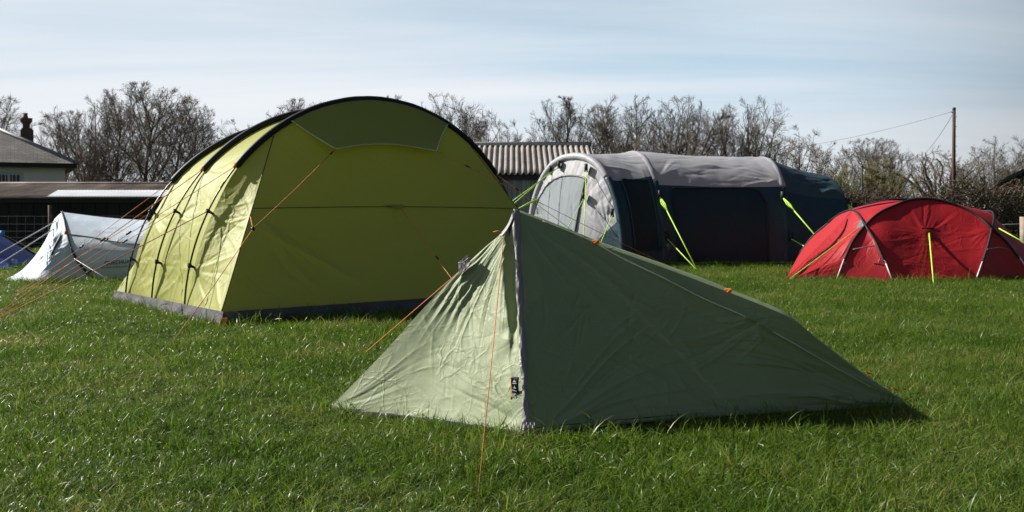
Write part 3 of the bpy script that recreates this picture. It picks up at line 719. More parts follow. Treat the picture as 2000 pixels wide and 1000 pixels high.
# ------------------------------------------------------------------ the long grey and navy air tent
def text_mesh(txt, size, name, m, parent, origin, ex, ey, shear=0.0):
    cu = bpy.data.curves.new(name, 'FONT'); cu.body = txt; cu.size = size; cu.shear = shear; cu.extrude = .001; cu.offset = size*.018
    to = bpy.data.objects.new(name, cu); COL.objects.link(to)
    bpy.context.view_layer.update()
    me = bpy.data.meshes.new_from_object(to.evaluated_get(bpy.context.evaluated_depsgraph_get()))
    bpy.data.objects.remove(to, do_unlink=True)
    ex, ey = Vector(ex).normalized(), Vector(ey); ey = (ey-ex*ey.dot(ex)).normalized(); en = ex.cross(ey)
    mt = Matrix(((ex.x, ey.x, en.x, origin[0]), (ex.y, ey.y, en.y, origin[1]), (ex.z, ey.z, en.z, origin[2]), (0, 0, 0, 1)))
    me.transform(mt); me.materials.clear(); me.materials.append(m); me.name = name
    o = bpy.data.objects.new(name, me); COL.objects.link(o); WOFF[o.name] = Vector((0, 0, 0))
    o.parent = parent; o.matrix_parent_inverse = Matrix.Translation(-WOFF[parent.name])
    return o

def tent_air():
    root = empty('air_tent', (4.2, 20, 0), 'long grey roofed navy inflatable family tent with lime guy lines', 'tent')
    roofm = fabric('silver_grey_roof', (.37, .37, .40), rough=.5, spec=.4, transl=.06, crinkle=.4, cscale=4.0, crumple=.12)
    navy = fabric('navy_wall', (.010, .040, .060), rough=.5, spec=.45, transl=.04, crinkle=.35, cscale=3.0)
    teal = fabric('teal_navy_roof', (.030, .062, .080), rough=.45, spec=.5, transl=.04, crinkle=.35, cscale=3.0)
    panel = fabric('dark_navy_panel', (.004, .022, .034), rough=.55, spec=.35, transl=0, crinkle=.25, cscale=3.0)
    mesh = fabric('window_blind', (.009, .020, .028), rough=.6, spec=.3, transl=0, crinkle=.5, cscale=6)
    pvc = fabric('clear_window', (.24, .27, .285), rough=.2, spec=.8, transl=.1, crinkle=.55, cscale=3.2, gloss=.12, grough=.16, crumple=0)
    rng = random.Random(21)
    # near foot, far foot, apex, exponent
    ar = [(GP(1222, 18.5), GP(1030, 20.9), P(1120, 300, 19.75), 2.3),
          (GP(1302, 18.75), GP(1302, 18.75)+[-.75, 3.1, 0], P(1232, 296, 20.2), 2.4),
          (GP(1538, 18.95), GP(1538, 18.95)+[-.5, 3.2, 0], P(1480, 307, 20.5), 2.5),
          (GP(1657, 19.25), GP(1657, 19.25)+[-.55, 3.1, 0], P(1592, 341, 20.7), 2.6)]
    m = 300
    def arch(k, s):
        """s 0 near foot .. 1 far foot"""
        a_, b_, t_, ex = ar[k]; th = s*np.pi; c = np.sign(np.cos(th))*np.abs(np.cos(th))**(2/ex); z = np.abs(np.sin(th))**(2/ex)
        mid = (a_+b_)/2; lean = t_-mid; lean = lean*[1, 1, 0]
        return mid+(a_-mid)*c[:, None]+lean*(z**1.5)[:, None]+np.array([0, 0, t_[2]])*z[:, None]
    s_all = np.linspace(0.0, 1, 600)
    arcs = []
    for k in range(4):
        p = arch(k, s_all); L = np.concatenate([[0], np.cumsum(np.linalg.norm(np.diff(p, axis=0), axis=1))])/np.linalg.norm(np.diff(p, axis=0), axis=1).sum()
        q = np.linspace(0, 1, m); arcs.append(np.stack([np.interp(q, L, p[:, j]) for j in range(3)], -1))
    zs = [1.70, 1.62, 1.50, 1.2]
    secs = []
    for k in range(3):
        n = 130; u = np.linspace(0, 1, n)[:, None, None]
        a0, a1 = arcs[k], arcs[k+1]
        G = a0[None]*(1-u)+a1[None]*u
        cen = G.mean((0, 1))*[1, 1, .5]; N = normals(G, cen); N = -N
        wl = np.linalg.norm(a1-a0, axis=1).mean(); al = np.linalg.norm(np.diff(a0, axis=0), axis=1).sum()
        q = np.stack(np.broadcast_arrays(u[..., 0]*wl, np.linspace(0, al, m)[None]), -1)
        uu = u[..., 0]; edge = np.clip(np.minimum(uu, 1-uu)*9, 0, 1)
        cl = []
        if k == 0:
            for j in range(16): cl.append((.55+rng.uniform(-.3, .5), 2.0+j*.09+rng.uniform(-.05, .05), R(-22+rng.uniform(-6, 6)), .55, .025, .018*rng.choice([-1, 1])))
        else:
            cl += scatter(rng, .1, wl-.1, 1.6, 3.0, 50, R(-25), R(25), .1, .5, .03, .012)
            cl += radial(rng, (wl-.05, 1.75), R(120), R(210), 10, .3, .9, .025, .016)
            cl += radial(rng, (.05, 1.75), R(-20), R(60), 8, .3, .9, .025, .014)
        cl += scatter(rng, 0, wl, .1, 1.5, 26, R(40), R(140), .1, .5, .03, .006)
        sg = (.05, .04, .06)[k]
        D = (creases(q, cl)+.025*fbm(np.concatenate([q*1.8, q[..., :1]*0+k], -1), 3))*edge-sg*np.sin(np.pi*uu)
        G = G+N*D[..., None]; secs.append((G, N))
        # split at the colour seam
        cut = int(.5*(np.argmin(abs(a0[:m//2, 2]-zs[k]))+np.argmin(abs(a1[:m//2, 2]-zs[k+1]))))
        if k == 1: cut -= 2
        uvq = q
        MB().grid(G[:, :cut+1], uvq[:, :cut+1]).build('side_wall', navy, root)
        MB().grid(G[:, cut:m-cut], uvq[:, cut:m-cut]).build('roof_panel', roofm if k < 2 else teal, root)
        MB().grid(G[:, m-cut-1:], uvq[:, m-cut-1:]).build('side_wall', navy, root)
    # inflated beams as raised bands
    for k in range(4):
        a0 = arcs[k]; rad = (.075, .105, .10, .08)[k]
        cut = np.argmin(abs(a0[:m//2, 2]-zs[k]))
        wob = rad*(1+.07*vnoise(a0*7))
        c = a0.mean(0)*[1, 1, .6]
        inn = (c-a0)/np.linalg.norm(c-a0, axis=1)[:, None]*(.094 if k else .058)
        bm = a0+inn
        MB().tube(bm[cut:m-cut][::2], wob[cut:m-cut][::2], 12).build('air_beam', roofm if k < 3 else teal, root)
        MB().tube(bm[:cut+1][::2], wob[:cut+1][::2], 12).build('air_beam', navy, root)
        MB().tube(bm[m-cut-1:][::2], wob[m-cut-1:][::2], 12).build('air_beam', roofm if k == 0 else navy, root)
    # ---- porch end face with big clear window, fan from a base line to arch 1
    a0 = arcs[0]; c0 = (a0[0]+a0[-1])/2
    n, mm = 200, 70
    out = np.cross(a0[-1]-a0[0], [0, 0, 1]); out = out/np.linalg.norm(out); out = out if out[1] < 0 else -out
    edge_c = a0[np.linspace(0, m-1, n).astype(int)]
    base = a0[0][None]*(1-np.linspace(0, 1, n)[:, None])+a0[-1][None]*np.linspace(0, 1, n)[:, None]
    w_ = np.linspace(0, 1, mm)[None, :, None]
    G = base[:, None]*(1-w_)+edge_c[:, None]*w_
    zf = np.clip(edge_c[:, 2]/2.2, 0, 1)[:, None]
    bul = .30*np.sin(np.pi*np.clip((1-w_[..., 0])*.5+.0, 0, .5))*zf*np.sin(np.pi*np.linspace(0, 1, n))[:, None]
    G = G+out*bul[..., None]
    N = normals(G, c0+out*6); pl = Plane2(a0[-1], a0[0]-a0[-1], [0, 0, 1]); q = pl(G)
    qa = pl(edge_c)
    cl = []
    for j in range(20, n-20, 7):
        p = qa[j]; g = math.atan2(.9-p[1], 1.45-p[0]); cl.append((p[0]+math.cos(g)*.28, p[1]+math.sin(g)*.28, g+rng.uniform(-.15, .15), .22, .022, .013*rng.choice([-1, 1])))
    cl += scatter(rng, .2, 2.7, .1, 1.9, 90, R(50), R(130), .08, .4, .016, .012)
    cl += radial(rng, (2.55, .6), R(80), R(150), 14, .4, 1.0, .018, .014)
    D = creases(q, cl); ed = np.clip((1-w_[..., 0])*14, 0, 1)*np.clip(w_[..., 0]*10, 0, 1)
    G = G+N*(D*ed)[..., None]
    MB().grid(G, q).build('porch_panel', roofm, root)
    ia = int(n*.34); lowr = []
    for i in range(4, ia):
        zt = 1.45*(1-i/ia)**.8+.02; zc_ = G[i, :, 2]; jz = np.linspace(0.02, max(zt, .05), 14)
        lowr.append([[np.interp(z, zc_, G[i, :, k]) for k in range(3)]+N[i, 5]*.012 for z in jz])
    MB().grid(np.array(lowr)).build('porch_skirt', navy, root)
    # clear window: the part of the face inside an inset outline
    i0, i1, j1 = int(n*.41), int(n*.86), int(mm*.80)
    G2 = (G+N*.012)[i0:i1, :j1]; t = np.linspace(0, 1, i1-i0)
    wn = MB().grid(G2, q[i0:i1, :j1]).build('clear_window', pvc, root)
    rim = np.concatenate([G2[0], G2[1:-1, -1], G2[-1, ::-1]]); MB().tube(rim[::2], .022, 6).build('window_trim', simple('window_edge', (.10, .10, .11), rough=.5), wn)
    # rear closing wall
    a3 = arcs[3]; b3 = a3[0][None]*(1-np.linspace(0, 1, m)[:, None])+a3[-1][None]*np.linspace(0, 1, m)[:, None]
    w2 = np.linspace(0, 1, 12)[None, :, None]; MB().grid((b3[:, None]*(1-w2)+a3[:, None]*w2)[::4]).build('rear_panel', navy, root)
    # ---- side window blind in the porch, side door in the middle bay
    def over(k, u0, u1, z0_, z1_, name, mt, off, corner=0.0):
        G, N = secs[k]; nu = 60; nv = 50; us = np.linspace(u0, u1, nu)*(G.shape[0]-1); out_ = []
        for j, zf in enumerate(np.linspace(0, 1, nv)):
            row = []
            for i, uu in enumerate(us):
                i_ = int(uu); z = z0_+(z1_-z0_)*zf
                fu = (i/(nu-1))
                if corner and fu > 1-corner and zf > 1-corner*1.2:
                    dx = (fu-(1-corner))/corner; lim = 1-corner*1.2*(1-math.sqrt(max(0, 1-dx*dx))); z = z0_+(z1_-z0_)*min(zf, lim)
                jj = np.argmin(abs(G[i_, :m//2, 2]-z)); f = uu-i_; i2 = min(i_+1, G.shape[0]-1)
                pt = G[i_, jj]*(1-f)+G[i2, jj]*f+N[i_, jj]*off; row.append(pt)
            out_.append(row)
        out_ = np.array(out_).transpose(1, 0, 2)
        o = MB().grid(out_).build(name, mt, root)
        return o, out_
    w, g = over(0, .24, .84, .28, 1.62, 'side_window', mesh, .02)
    MB().tube(np.concatenate([g[0], g[1:-1, -1], g[-1, ::-1]])[::3]+[0, -.008, 0], .016, 6).build('window_trim', navy, w)
    dr, g = over(1, .10, .84, .06, 1.46, 'side_door', panel, .02, .16)
    MB().tube(np.concatenate([g[0], g[1:-1, -1], g[-1, ::-1]])[::3]+[0, -.008, 0], .014, 6).build('door_zip', M['black'], dr)
    # lime edging along the foot, beam straps
    e = np.concatenate([secs[0][0][:, 3], secs[1][0][:, 3], secs[2][0][:, 3]]); e = e*[1, 1, 0]+[0, -.03, .052]; e[:, 2] += .015*vnoise(e*2.0)
    MB().tube(e[::6], .012, 5).build('foot_cord', simple('lime_edge', (.10, .30, .04), rough=.6), root)
    # ---- lime guy lines
    def g(a_, c_, r=.010, dbl=.2):
        a_, c_ = np.asarray(a_), np.asarray(c_); b = MB().tube([a_, c_], r, 6)
        if dbl:
            e_ = a_*(1-dbl)+c_*dbl; mdl = a_*(1-dbl*.5)+c_*dbl*.5; b.tube([a_, mdl+[.035, 0, 0], e_+[.01, 0, 0]], r, 6); b.tube([a_, mdl+[-.035, 0, 0], e_], r, 6)
        o = b.build('guy_line', M['lime_cord'], root)
        MB().box(a_+[0, .05, .05], (.06, .10, .16)).build('line_anchor', M['black'], o)
    y = 17.6
    g(P(1289, 385, 18.85), GP(1362, 17.3), .011, .2); g(P(1303, 466, 18.7), GP(1362, 17.3), .009, .0)
    g(P(1530, 387, 18.95), P(1640, 515, 17.9), .011, .2); g(P(1546, 467, 18.8), P(1640, 520, 17.9), .009, .0)
    g(P(1196, 421, 18.4), P(1150, 530, 17.2), .009, 0)
    g(P(1145, 333, 19.2), P(1138, 515, 17.8), .008, 0); g(P(1140, 388, 19.1), P(1095, 470, 18.2), .008, 0)
    far_ = P(960, 440, 20.6)
    g(P(1092, 326, 19.9), P(950, 430, 20.0), .010, 0); g(P(1075, 336, 20.2), P(955, 440, 20.3), .010, 0); g(P(1056, 386, 20.6), P(950, 438, 20.6), .010, .4)
    g(P(1656, 399, 19.5), P(1700, 455, 18.8), .012, .3); g(P(1670, 408, 20), P(1720, 425, 20), .012, .3)
    b = MB(); c = P(1305, 482, 18.55); b.tube([c+[-.02, -.02, .05], c+[.02, -.02, .0], c+[.0, -.02, -.10]], [.05, .04, .02], 8); b.build('valve_cover', simple('valve_grey', (.09, .10, .11), rough=.4), root)
    tn = P(1563, 501, 18.75)
    text_mesh('rigid', .16, 'wall_print', M['dim_print'], root, tn+[0, -.10, -.03], (1, .04, 0), (0, .1, 1))
    text_mesh('air', .16, 'wall_print', simple('faint_wall_print', (.06, .07, .08), rough=.6), root, tn+[.31, -.09, -.03], (1, .04, 0), (0, .1, 1))
    FOOT.append([ar[0][0], ar[3][0], ar[3][1], ar[0][1]])
tent_air()

# ------------------------------------------------------------------ red crossing-pole tent
def tent_red():
    root = empty('dome_tent', (6.4, 15.6, 0), 'low red crossing-pole tent with dark grey sleeves beside the hedge', 'tent')
    fab = fabric('red_nylon', (.39, .014, .020), rough=.5, spec=.25, transl=.16, tcol=(.38, .01, .014), crinkle=.4, cscale=5.5, gloss=.02, gcol=(1, .85, .82), grough=.45)
    slv = simple('dark_sleeve', (.014, .016, .022), rough=.6, spec=.25)
    gry = fabric('grey_patch', (.10, .11, .125), rough=.5, transl=0)
    rng = random.Random(5)
    nose = P(1531, 548, 14.9); AF = GP(1632, 14.8); LF = GP(1745, 14.5); RF = GP(1903, 14.5); AR = GP(2022, 15.0); nose2 = GP(2085, 15.5)
    X1 = P(1690, 441, 15.1); X2 = P(1937, 447, 15.0); LT = P(1664, 411, 15.95); RT = P(1930, 413, 15.95)
    CY = 16.0
    def mir(p): p = np.array(p, float); p[..., 1] = 2*CY-p[..., 1]; return p
    archm = [X1, P(1712, 420, 15.2), P(1745, 403, 15.33), P(1790, 389.5, 15.45), P(1830, 391, 15.45), P(1872, 403, 15.35), P(1908, 422, 15.2), X2]
    archL = [AF, P(1648, 510, 14.85), P(1667, 470, 14.98), X1]; archR = [AR, P(1990, 505, 14.95), P(1962, 470, 14.98), X2]
    hoopL = [LF, P(1727, 512, 14.65), P(1710, 473, 14.85), X1]; hoopLt = [X1, P(1681, 425, 15.4), LT]
    hoopR = [RF, P(1918, 515, 14.62), P(1930, 478, 14.8), X2]; hoopRt = [X2, P(1941, 424, 15.4), RT]
    apex = archm[3]*.5+archm[4]*.5
    def panel(bot, top, l, r, n, m, cl=None, sag=0.0, pln=None, bump=.012, name='fly_panel', dm=None, farside=True):
        G = coons(bot, top, l, r, n, m); N = normals(G, CAMP); u = np.linspace(0, 1, n)[:, None]; v = np.linspace(0, 1, m)[None]
        q = pln(G) if pln else np.stack([G[..., 0], G[..., 2]], -1)
        D = bump*fbm(np.concatenate([q*2.5, q[..., :1]*0], -1), 3)
        if cl: D = D+creases(q, cl)
        D = D*np.clip(np.minimum(u, 1-u)*10, 0, 1)*np.clip((1-v)*10, 0, 1)*np.clip(v*10, 0, 1)-sag*np.sin(np.pi*u)*np.sin(np.pi*v)
        if dm is not None: D = D+dm(q)
        G = G+N*D[..., None]
        MB().grid(G, q).build(name, fab, root)
        Gm = mir(G[::4, ::4])
        if farside: MB().grid(Gm, q[::4, ::4]).build(name, fab, root)
        return G, N, q
    pln = Plane2(LF, RF-LF, [0, .5, 1])
    aq = pln(P(1813, 447, 14.95))
    cl = radial(rng, aq, R(20), R(160), 16, .25, .75, .014, .007)+radial(rng, aq, R(190), R(350), 14, .3, .9, .014, .004)
    cl += radial(rng, pln(X2), R(190), R(240), 8, .2, .5, .015, .010)+scatter(rng, 0, 1.4, 0, .9, 34, R(-40), R(20), .1, .35, .016, .006)
    Gc, Nc, qc = panel([LF, LF*.5+RF*.5+[0, -.03, 0], RF], archm, hoopL, hoopR, 180, 140, cl, .05, pln, name='door_panel',
                       dm=lambda q: .055*np.exp(-np.sqrt(np.sum((q-aq)**2, -1)+.004)/.14))
    panel([AF, LF], [X1, X1], archL, hoopL, 50, 60, scatter(rng, 4.7, 5.7, 0, .8, 16, R(20), R(80), .1, .3, .015, .010), .03, name='corner_panel')
    panel([RF, AR], [X2, X2], hoopR, archR, 50, 60, scatter(rng, 6.7, 8, 0, .8, 12, R(90), R(150), .1, .3, .015, .008), .03, name='corner_panel')
    panel(archm[:4]+[apex], [LT, LT*.5+apex*.5+[0, .12, .02], apex+[0, .3, .0]], hoopLt, [apex, apex+[0, .3, 0]], 60, 40, None, .0, name='roof_panel')
    panel([apex]+archm[4:], [apex+[0, .3, 0], RT*.5+apex*.5+[0, .12, .02], RT], [apex, apex+[0, .3, 0]], hoopRt, 60, 40, None, .0, name='roof_panel')
    pv = Plane2(nose, AF-nose, LT-nose); vq = pv(nose)
    slope = math.atan2(pv(LT)[1], pv(LT)[0])
    cl = radial(rng, vq, R(4), slope-R(4), 12, .5, 1.4, .02, .014)+radial(rng, pv(X1), R(185), R(250), 10, .3, .9, .018, .014)+scatter(rng, .3, 1.0, .05, .7, 20, R(20), R(55), .1, .35, .015, .010)
    rightE = archL+hoopLt[1:]
    Gv, Nv, qv = panel([nose, AF], [LT, LT], [nose, nose*.5+LT*.5+[.0, 0, -.015], LT], rightE, 130, 130, cl, .035, pv, name='porch_panel', farside=False)
    fE = [mir(p) for p in rightE]; fG = coons([nose, fE[0]], [fE[-1], fE[-1]], [nose, nose*.5+LT*.5+[.0, 0, -.015], LT], fE, 30, 30)
    MB().grid(fG, np.stack([fG[..., 0], fG[..., 2]], -1)).build('porch_panel', fab, root)
    panel([AR, nose2], [RT, RT], archR+hoopRt[1:], [nose2, nose2*.5+RT*.5+[0, 0, -.05], RT], 40, 40, None, .04, name='porch_panel')
    # sleeves and bare pole ends
    def sl(pts, n=60, r=.02, name='pole_sleeve', m=slv):
        return MB().tube(catmull(pts, n)+np.array([0, -.006, .006]), r, 8).build(name, m, root)
    full = archL[1:-1]+archm+archR[1:-1][::-1]
    sl(full, 140, .019); sl([mir(p) for p in full], 60, .021)
    hl = hoopL[1:-1]+hoopLt; sl(hl+[mir(p) for p in hl[::-1][1:]], 110, .016)
    hr = hoopR[1:-1]+hoopRt; sl(hr+[mir(p) for p in hr[::-1][1:]], 110, .018)
    for a_, b_ in ((AF, archL[1]), (LF, hoopL[1]), (RF, hoopR[1]), (AR, archR[1])):
        MB().tube([a_+[0, -.01, -.02], b_+[0, -.01, .03]], .0095, 8).build('pole_end', M['silver'], root)
    # grey piping across the corner panels
    MB().tube(catmull([P(1666, 487, 14.80), P(1688, 483, 14.72), P(1708, 480, 14.72)], 12), .008, 5).build('corner_trim', gry, root)
    MB().tube(catmull([P(1928, 487, 14.62), P(1955, 484, 14.72), P(1972, 489, 14.80)], 12), .008, 5).build('corner_trim', gry, root)
    # centre pull patch and its lime line
    tip = nearest(Gc, 1813, 449)[0]
    c0, c1 = nearest(Gc, 1799, 445)[0], nearest(Gc, 1826, 445)[0]
    MB().prism([c0+[0, -.015, 0], c1+[0, -.015, 0], tip+[.01, -.03, -.06], tip+[-.01, -.03, -.06]], (0, .006, 0)).build('pull_patch', slv, root, smooth=False)
    def line(a_, c_, r=.009): MB().tube([a_, np.asarray(a_)*.5+np.asarray(c_)*.5, c_], r, 6).build('guy_line', M['lime_cord'], root)
    line(tip+[.004, -.03, -.05], GP(1824, 14.0, -.01), .0105)
    # porch zip flap, triangular patch and lime line on the sunlit end
    st = [nearest(Gv, x, y)[0]+[0, -.012, .004] for x, y in ((1655, 428), (1647, 452), (1625, 480), (1592, 506), (1560, 532), (1545, 543))]
    c = catmull(st, 40); wv = np.interp(np.linspace(0, 1, 40), [0, .1, .6, 1], [.012, .03, .024, .015])
    MB().grid(np.stack([c+np.array([-.5, 0, .8])*wv[:, None]*.8, c+[0, -.006, 0], c-np.array([-.5, 0, .8])*wv[:, None]*.8], 1)).build('zip_flap', gry, root)
    tri = [nearest(Gv, x, y)[0]+[0, -.014, .004] for x, y in ((1681, 430), (1687, 442), (1672, 447))]
    MB().prism(tri, (0, .004, 0)).build('corner_patch', gry, root, smooth=False)
    line(nearest(Gv, 1673, 447)[0]+[0, -.03, .0], nearest(Gv, 1536, 546)[0]+[0, -.06, -.01], .006)
    line(P(1951, 446, 14.9), P(2025, 487, 14.5), .008)
    # worn white print near the hem of the sunlit end
    b = MB()
    for (x, y, w, h) in ((1573, 540, 8, 2.2), (1582, 540.5, 6, 3), (1589, 541.5, 5, 3), (1600, 543, 3, 2.5), (1606, 543, 6, 2), (1616, 543, 3, 2), (1622, 543, 4, 2)):
        p = nearest(Gv, x, y)[0]+[0, -.012, .0]; s = 14.8/F
        b = MB(); b.prism([p+[-w*s/2, 0, -h*s/2], p+[w*s/2, 0, -h*s/2-.004], p+[w*s/2, 0, h*s/2-.004], p+[-w*s/2, 0, h*s/2]], (0, .003, 0)); b.build('worn_print', M['white'], root, smooth=False)
    FOOT.append([nose+[.15, 0, 0], LF, RF, nose2, mir(nose2), mir(RF), mir(LF)])
tent_red()

# ------------------------------------------------------------------ white pop-up tent and blue tent (left)
def tent_white():
    root = empty('popup_tent', (-6.4, 15.3, 0), 'small white pop-up tent with a black hoop in front of the dark shed', 'tent')
    fab = fabric('white_coated', (.49, .57, .67), rough=.6, spec=.3, transl=.05, crinkle=.4, cscale=5, var=.03, gloss=.0)
    rng = random.Random(9)
    CY = 15.45
    def mir(p): p = np.array(p, float); p[..., 1] = 2*CY-p[..., 1]; return p
    T = P(121, 414, CY); T[1] = CY; hoop = [GP(190, 14.75), P(160, 520, 14.66), P(142, 490, 14.70), P(131, 455, 14.9), P(126, 430, 15.15), T]
    T2 = P(287, 430, CY); hoop2 = [GP(330, 14.75), P(322, 500, 14.66), P(310, 462, 14.8), P(299, 440, 15.15), T2]
    V = GP(4, 14.75); Q = GP(80, 14.25)
    ridge = [T, P(160, 419, CY), P(210, 425, CY), P(250, 428, CY), T2]
    def pan(bot, top, l, r, n, m, cl, name, sag=0, pln=None):
        G = coons(bot, top, l, r, n, m); N = normals(G, CAMP); u = np.linspace(0, 1, n)[:, None]; v = np.linspace(0, 1, m)[None]
        q = pln(G) if pln else np.stack([G[..., 0], G[..., 2]], -1)
        D = (creases(q, cl)+.010*fbm(np.concatenate([q*2.5, q[..., :1]*0], -1), 3))*np.clip(np.minimum(u, 1-u)*9, 0, 1)*np.clip((1-v)*9, 0, 1)-sag*np.sin(np.pi*u)*np.sin(np.pi*v)
        G = G+N*D[..., None]; MB().grid(G, q).build(name, fab, root); MB().grid(mir(G[::4, ::4]), q[::4, ::4]).build(name, fab, root)
        return G
    x0 = hoop[0][0]
    cl = scatter(rng, x0, x0+1.1, .55, 1.0, 26, R(-14), R(8), .1, .4, .02, .008)+radial(rng, (T[0], T[2]), R(-70), R(-5), 7, .3, .8, .02, .006)
    B = pan([hoop[0], hoop[0]*.5+hoop2[0]*.5, hoop2[0]], ridge, hoop, hoop2, 120, 100, cl, 'body_panel', .02)
    pv = Plane2(V, hoop[0]-V, T-V)
    cl = radial(rng, pv(T), R(-135), R(-75), 16, .4, 1.2, .025, .022)+radial(rng, pv(V), R(5), R(40), 10, .4, 1.1, .025, .02)+scatter(rng, .2, 1.3, .02, .6, 50, R(20), R(80), .08, .3, .02, .016)
    Vg = pan([V, Q, hoop[0]], [T, T], [V, P(38, 531, 14.95), P(62, 508, 15.15), P(95, 458, 15.35), P(111, 425, 15.42), T], hoop, 130, 130, cl, 'porch_panel', .04, pv)
    e2 = GP(430, CY); pan([hoop2[0], e2], [T2, T2], hoop2, [e2, P(345, 470, CY), T2], 30, 30, scatter(rng, -5, -4, 0, .8, 5, 0, 1, .1, .3, .02, .01), 'rear_panel', .02)
    hp = catmull(hoop, 60)+np.array([0, -.014, .004]); MB().tube(hp, .013, 8).build('hoop_band', M['black'], root)
    h2 = catmull([mir(p) for p in hoop], 40)+np.array([0, .014, .004]); MB().tube(h2, .013, 8).build('hoop_band', M['black'], root)
    b = MB().tube(catmull([P(136, 483, 14.62)+[0.02, 0, 0], P(147, 506, 14.58), P(166, 530, 14.60), P(178, 546, 14.66)], 20), .008, 6); b.build('door_zip', M['black'], root)
    zl = [nearest(B, x, y)[0]+[0, -.008, 0] for x, y in ((134, 457), (160, 460), (190, 465), (220, 471), (250, 475), (276, 478))]
    MB().tube(catmull(zl, 30), .006, 5).build('body_seam', M['ink'], root)
    zl = [nearest(B, x, y)[0]+[0, -.006, 0] for x, y in ((160, 487), (200, 488), (240, 490), (285, 491))]
    MB().tube(catmull(zl, 20), .003, 5).build('body_seam', M['faint_ink'], root)
    c = P(131, 454, 14.8); MB().box(c+[0, -.03, 0], (.04, .03, .06)).build('hoop_buckle', simple('red_buckle', (.5, .05, .03)), root)
    # dark tube painting in the shade of the gap where the porch door folds
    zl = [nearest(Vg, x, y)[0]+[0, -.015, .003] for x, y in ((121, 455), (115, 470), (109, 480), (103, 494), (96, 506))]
    MB().tube(catmull(zl, 20), np.interp(np.linspace(0, 1, 20), [0, .3, .6, 1], [.004, .022, .016, .004]), 6).build('door_gap_shade', M['ink'], root)
    tn = nearest(B, 206, 517)[0]; te = nearest(B, 250, 514)[0]; ex = te-tn; ex[2] = .07*np.linalg.norm(ex)
    text_mesh('QUECHUA', .078, 'wall_print', M['ink'], root, tn+[0, -.05, -.005], ex, (0, .12, 1))
    tn2 = nearest(B, 198, 523)[0]
    text_mesh('The Fresh & Black Experience', .040, 'wall_print', M['faint_ink'], root, tn2+[0, -.05, -.005], ex, (0, .12, 1), .3)
    def ln(a_, c_, r=.007): MB().tube([a_, c_], r, 6).build('guy_line', M['grey_cord'], root)
    ln(P(109, 432, 15.2), P(-60, 528, 13.6)); ln(P(105, 447, 15.1), P(-60, 554, 13.6))
    ln(P(145, 505, 14.55), GP(228, 13.9), .005)
    b = MB(); c = P(2, 547, 14.7); b.box(c+[0, -.03, .02], (.06, .03, .03)); b.build('peg_loop', M['orange_tab'], root)
    FOOT.append([V+[.15, 0, 0], Q, hoop2[0], mir(hoop2[0]), mir(Q)])
tent_white()

def tent_blue():
    root = empty('small_dome_tent', (-9.95, 18.4, 0), 'bright blue small dome tent cut off by the left edge', 'tent')
    m = fabric('mottled_blue', (.004, .060, .40), rough=.5, spec=.3, transl=.12, crinkle=.6, cscale=7, var=.45, crumple=.12)
    c = np.array([-10.32, 18.45, 0]); n = 81
    u = np.linspace(-1, 1, n)
    X, Y = np.meshgrid(u, u, indexing='ij'); rr_ = np.maximum(abs(X), abs(Y)); 
    z = .93*(1-rr_**1.35)*(1-.25*np.minimum(abs(X), abs(Y))**2*rr_)+.012*fbm(np.stack([X*4, Y*4, 0*X], -1), 3)*(1-rr_)*2
    a = R(8)
    G = np.stack([c[0]+1.38*X*math.cos(a)-.95*Y*math.sin(a), c[1]+1.38*X*math.sin(a)+.95*Y*math.cos(a), np.maximum(z, 0)+.0], -1)
    MB().grid(G).build('fly', m, root)
    for s in (1, -1):
        d = np.array([G[i, i if s > 0 else n-1-i] for i in range(0, n, 4)])+[0, 0, .012]; MB().tube(d, .012, 6).build('tent_pole', M['pole'], root)
    wp = simple('pale_blue_print', (.28, .40, .62), rough=.6); p0 = P(22, 507, 17.45)
    for (x, y, w, h) in ((0, 0, .065, .022), (.07, -.004, .04, .018), (.03, -.036, .055, .016), (.085, -.038, .03, .016), (.02, .022, .03, .01)):
        p = p0+[x, -.02+.0*x, y-.02]; MB().prism([p, p+[w, 0, -.004], p+[w*.9, .01, h], p+[.006, .01, h]], (0, .02, 0)).build('worn_print', wp, root, smooth=False)
    MB().tube([P(7, 459, 18.0), P(64, 488, 20.4)], .009, 6).build('guy_line', M['orange'], root)
    MB().box(P(4, 456, 17.9), (.08, .05, .10)).build('corner_tab', simple('blue_tab', (.05, .22, .6)), root)
    FOOT.append([G[0, 0], G[-1, 0], G[-1, -1], G[0, -1]])
tent_blue()

